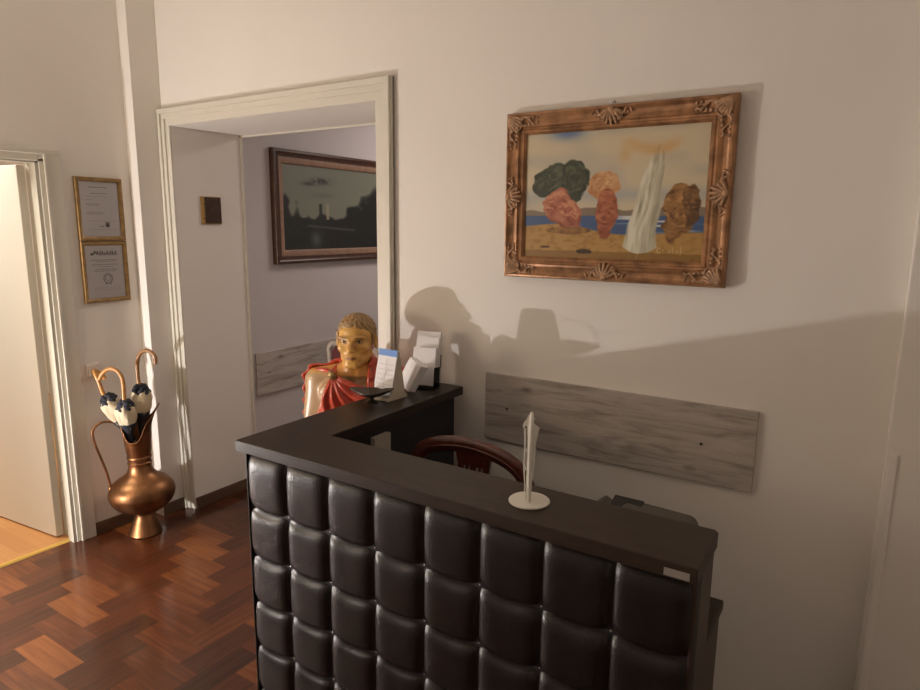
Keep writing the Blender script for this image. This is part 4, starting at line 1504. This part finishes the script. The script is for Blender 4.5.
for (r_, z) in rows:
    for k in range(n):
        t = 2 * PI * k / n
        V.append((r_ * math.cos(t), r_ * math.sin(t), z))
# mouth: tube that widens to a scooped rim with a flared tip
cam_dir = math.atan2(-2.3543 - EV.y, 3.5678 - EV.x)         # dip of the rim
DIP, TIP = cam_dir - math.radians(18), cam_dir + math.radians(84)


def rim_z(t):
    d = (t - DIP + PI) % (2 * PI) - PI
    e = (t - TIP + PI) % (2 * PI) - PI
    return 0.685 - 0.115 * math.exp(-abs(d / 0.70) ** 3.2) + 0.085 * math.exp(-(e / 0.42) ** 2)


def rim_r(t, s):
    e = (t - TIP + PI) % (2 * PI) - PI
    fl = 0.036 * math.exp(-(e / 0.40) ** 2) * max(0, s - 0.6) ** 1.3 / 0.4 ** 1.3
    return 0.063 + 0.022 * s ** 0.9 + fl + 0.004 * max(0, s - 0.85) / 0.15


NSEG = 20
for j in range(1, NSEG + 1):
    s = j / NSEG
    for k in range(n):
        t = 2 * PI * k / n
        z = 0.474 + (rim_z(t) - 0.474) * s
        r_ = rim_r(t, s)
        V.append((r_ * math.cos(t), r_ * math.sin(t), z))
top_i = len(rows) + NSEG - 1
for j in range(NSEG, -1, -1):                                # inner skin
    s = j / NSEG
    for k in range(n):
        t = 2 * PI * k / n
        z = 0.474 + (rim_z(t) - 0.474) * s + (0.001 if j == NSEG else 0)
        r_ = rim_r(t, s) - 0.003
        V.append((r_ * math.cos(t), r_ * math.sin(t), z))
nrows = len(V) // n
for i in range(nrows - 1):
    for k in range(n):
        k2 = (k + 1) % n
        F.append((i * n + k, i * n + k2, (i + 1) * n + k2, (i + 1) * n + k))
F.append(tuple(range(n))[::-1])
F.append(tuple((nrows - 1) * n + k for k in range(n)))
m_ = MB()
m_.add(V, F)
m_.build('body', M_copper, ew, smooth=40, world=False)
# rolled rim
m_ = MB()
m_.tube([((rim_r(t, 1) - 0.001) * math.cos(t), (rim_r(t, 1) - 0.001) * math.sin(t), rim_z(t)) for t in np.linspace(0, 2 * PI, 73)[:-1]], 0.0032, 8, loop=True)
m_.build('rim', M_copper, ew, smooth=60, world=False)
hd_ = cam_dir - math.radians(92)
hx, hy = math.cos(hd_), math.sin(hd_)
hpts = [(0.083, 0.655), (0.115, 0.682), (0.165, 0.690), (0.205, 0.668), (0.222, 0.630), (0.214, 0.565), (0.192, 0.480), (0.172, 0.400), (0.162, 0.340), (0.158, 0.300)]
m_ = MB()
m_.tube(catmull([(hx * a, hy * a, c) for a, c in hpts], 7), 0.0068, 10)
m_.ball((hx * 0.158, hy * 0.158, 0.296), 0.013, 10, 8)
m_.build('handle', M_copper, ew, smooth=60, world=False)
R_ = Vector((math.cos(YAW), math.sin(YAW), 0))               # across, as seen from the hall
N_ = Vector((math.sin(YAW), -math.cos(YAW), 0))              # towards the hall


def umbrella(label, foot, neck, hook, cane, tone, loc_z=0.0):
    """foot: point deep in the ewer, neck: where the cloth is gathered under the handle, hook: handle path from the neck up"""
    um = thing('umbrella', label, 'umbrella', foot, 0, 'umbrellas in the copper ewer')
    A, B = Vector(foot), Vector(neck)
    axis = (B - A)
    L = axis.length
    q = axis.to_track_quat('Z', 'X').to_matrix().to_4x4()
    mt = q
    ncl, prof_ = 32, [(0.004, 0.0), (0.008, 0.10), (0.011, 0.30), (0.018, 0.46), (0.040, 0.64), (0.050, 0.80), (0.044, 0.92), (0.026, 0.985)]
    prof_ = [(p.x, p.y) for p in catmull([(a, c * L, 0) for a, c in prof_], 4)]
    v, f_ = [], []
    for (r_, zz) in prof_:
        for k in range(ncl):
            t = 2 * PI * k / ncl
            rr = r_ * (1 + 0.13 * math.sin(t * 5 + zz * 22) + 0.05 * math.sin(t * 11 - zz * 60))
            v.append((rr * math.cos(t), rr * math.sin(t), zz))
    for i in range(len(prof_) - 1):
        for k in range(ncl):
            k2 = (k + 1) % ncl
            f_.append((i * ncl + k, i * ncl + k2, (i + 1) * ncl + k2, (i + 1) * ncl + k))
    f_.append(tuple(range(ncl))[::-1])
    f_.append(tuple((len(prof_) - 1) * ncl + k for k in range(ncl)))
    cn = MB()
    cn.add(v, f_, mt)
    cn.build('canopy', M_creamcloth, um, smooth=60, world=False)
    # navy border gathered into a ruffle at the top, and the dark cloth lower down
    rf = MB()
    for (r0, z0, amp, ph) in ((0.030, L - 0.014, 0.010, 0.0), (0.038, L - 0.028, 0.008, 1.1), (0.020, L - 0.001, 0.008, 2.0)):
        rf.tube([mt @ Vector(((r0 + 0.005 * math.sin(t * 7 + ph)) * math.cos(t), (r0 + 0.005 * math.sin(t * 7 + ph)) * math.sin(t), z0 + amp * math.sin(t * 6 + ph))) for t in np.linspace(0, 2 * PI, 61)[:-1]], 0.0105, 7, loop=True)
    rf.build('border', M_navy, um, smooth=60, world=False)
    st_ = MB()
    st_.lathe([(0.012, 0.26 * L), (0.014, 0.30 * L), (0.0215, 0.46 * L), (0.036, 0.57 * L), (0.0450, 0.625 * L), (0.043, 0.635 * L), (0.030, 0.62 * L)], 24, mtx=mt)
    st_.build('lower_border', M_navy, um, smooth=50, world=False)
    hp_ = [B - axis.normalized() * 0.03 - A] + [Vector(p) - A for p in hook]
    MB().tube(catmull(hp_, 7), 0.0115, 12).build('handle', cane, um, smooth=60, world=False)
    return um


def W3(s, z, d=0.0):
    """point near the ewer: s across, d towards the hall"""
    return Vector((0.09, -0.38, 0)) + R_ * s + N_ * d + Vector((0, 0, z))


umbrella('umbrella with a honey cane handle at the left of the ewer mouth', W3(0.050, 0.465, -0.005), W3(-0.112, 0.825, 0.03), [W3(-0.128, 0.845, 0.03), W3(-0.148, 0.915, 0.03), W3(-0.166, 0.958, 0.025), W3(-0.180, 0.966, 0.0), W3(-0.172, 0.945, -0.03), W3(-0.15, 0.91, -0.045)], M_cane, 0)
umbrella('umbrella with a wide honey cane hook in the middle of the ewer mouth', W3(0.012, 0.465, 0.030), W3(-0.003, 0.800, 0.050), [W3(-0.005, 0.83, 0.045), W3(-0.003, 0.895, 0.045), W3(-0.010, 0.945, 0.045), W3(-0.036, 0.980, 0.045), W3(-0.070, 0.988, 0.045), W3(-0.102, 0.972, 0.045), W3(-0.124, 0.945, 0.045), W3(-0.132, 0.925, 0.045)], M_cane, 0)
umbrella('umbrella with a taller brown hook at the right of the ewer mouth', W3(0.030, 0.465, -0.035), W3(0.046, 0.865, -0.055), [W3(0.030, 0.89, -0.058), W3(0.028, 0.95, -0.06), W3(0.031, 1.00, -0.06), W3(0.046, 1.046, -0.06), W3(0.078, 1.070, -0.06), W3(0.112, 1.064, -0.06), W3(0.134, 1.035, -0.06), W3(0.133, 0.995, -0.06)], M_cane2, 0)
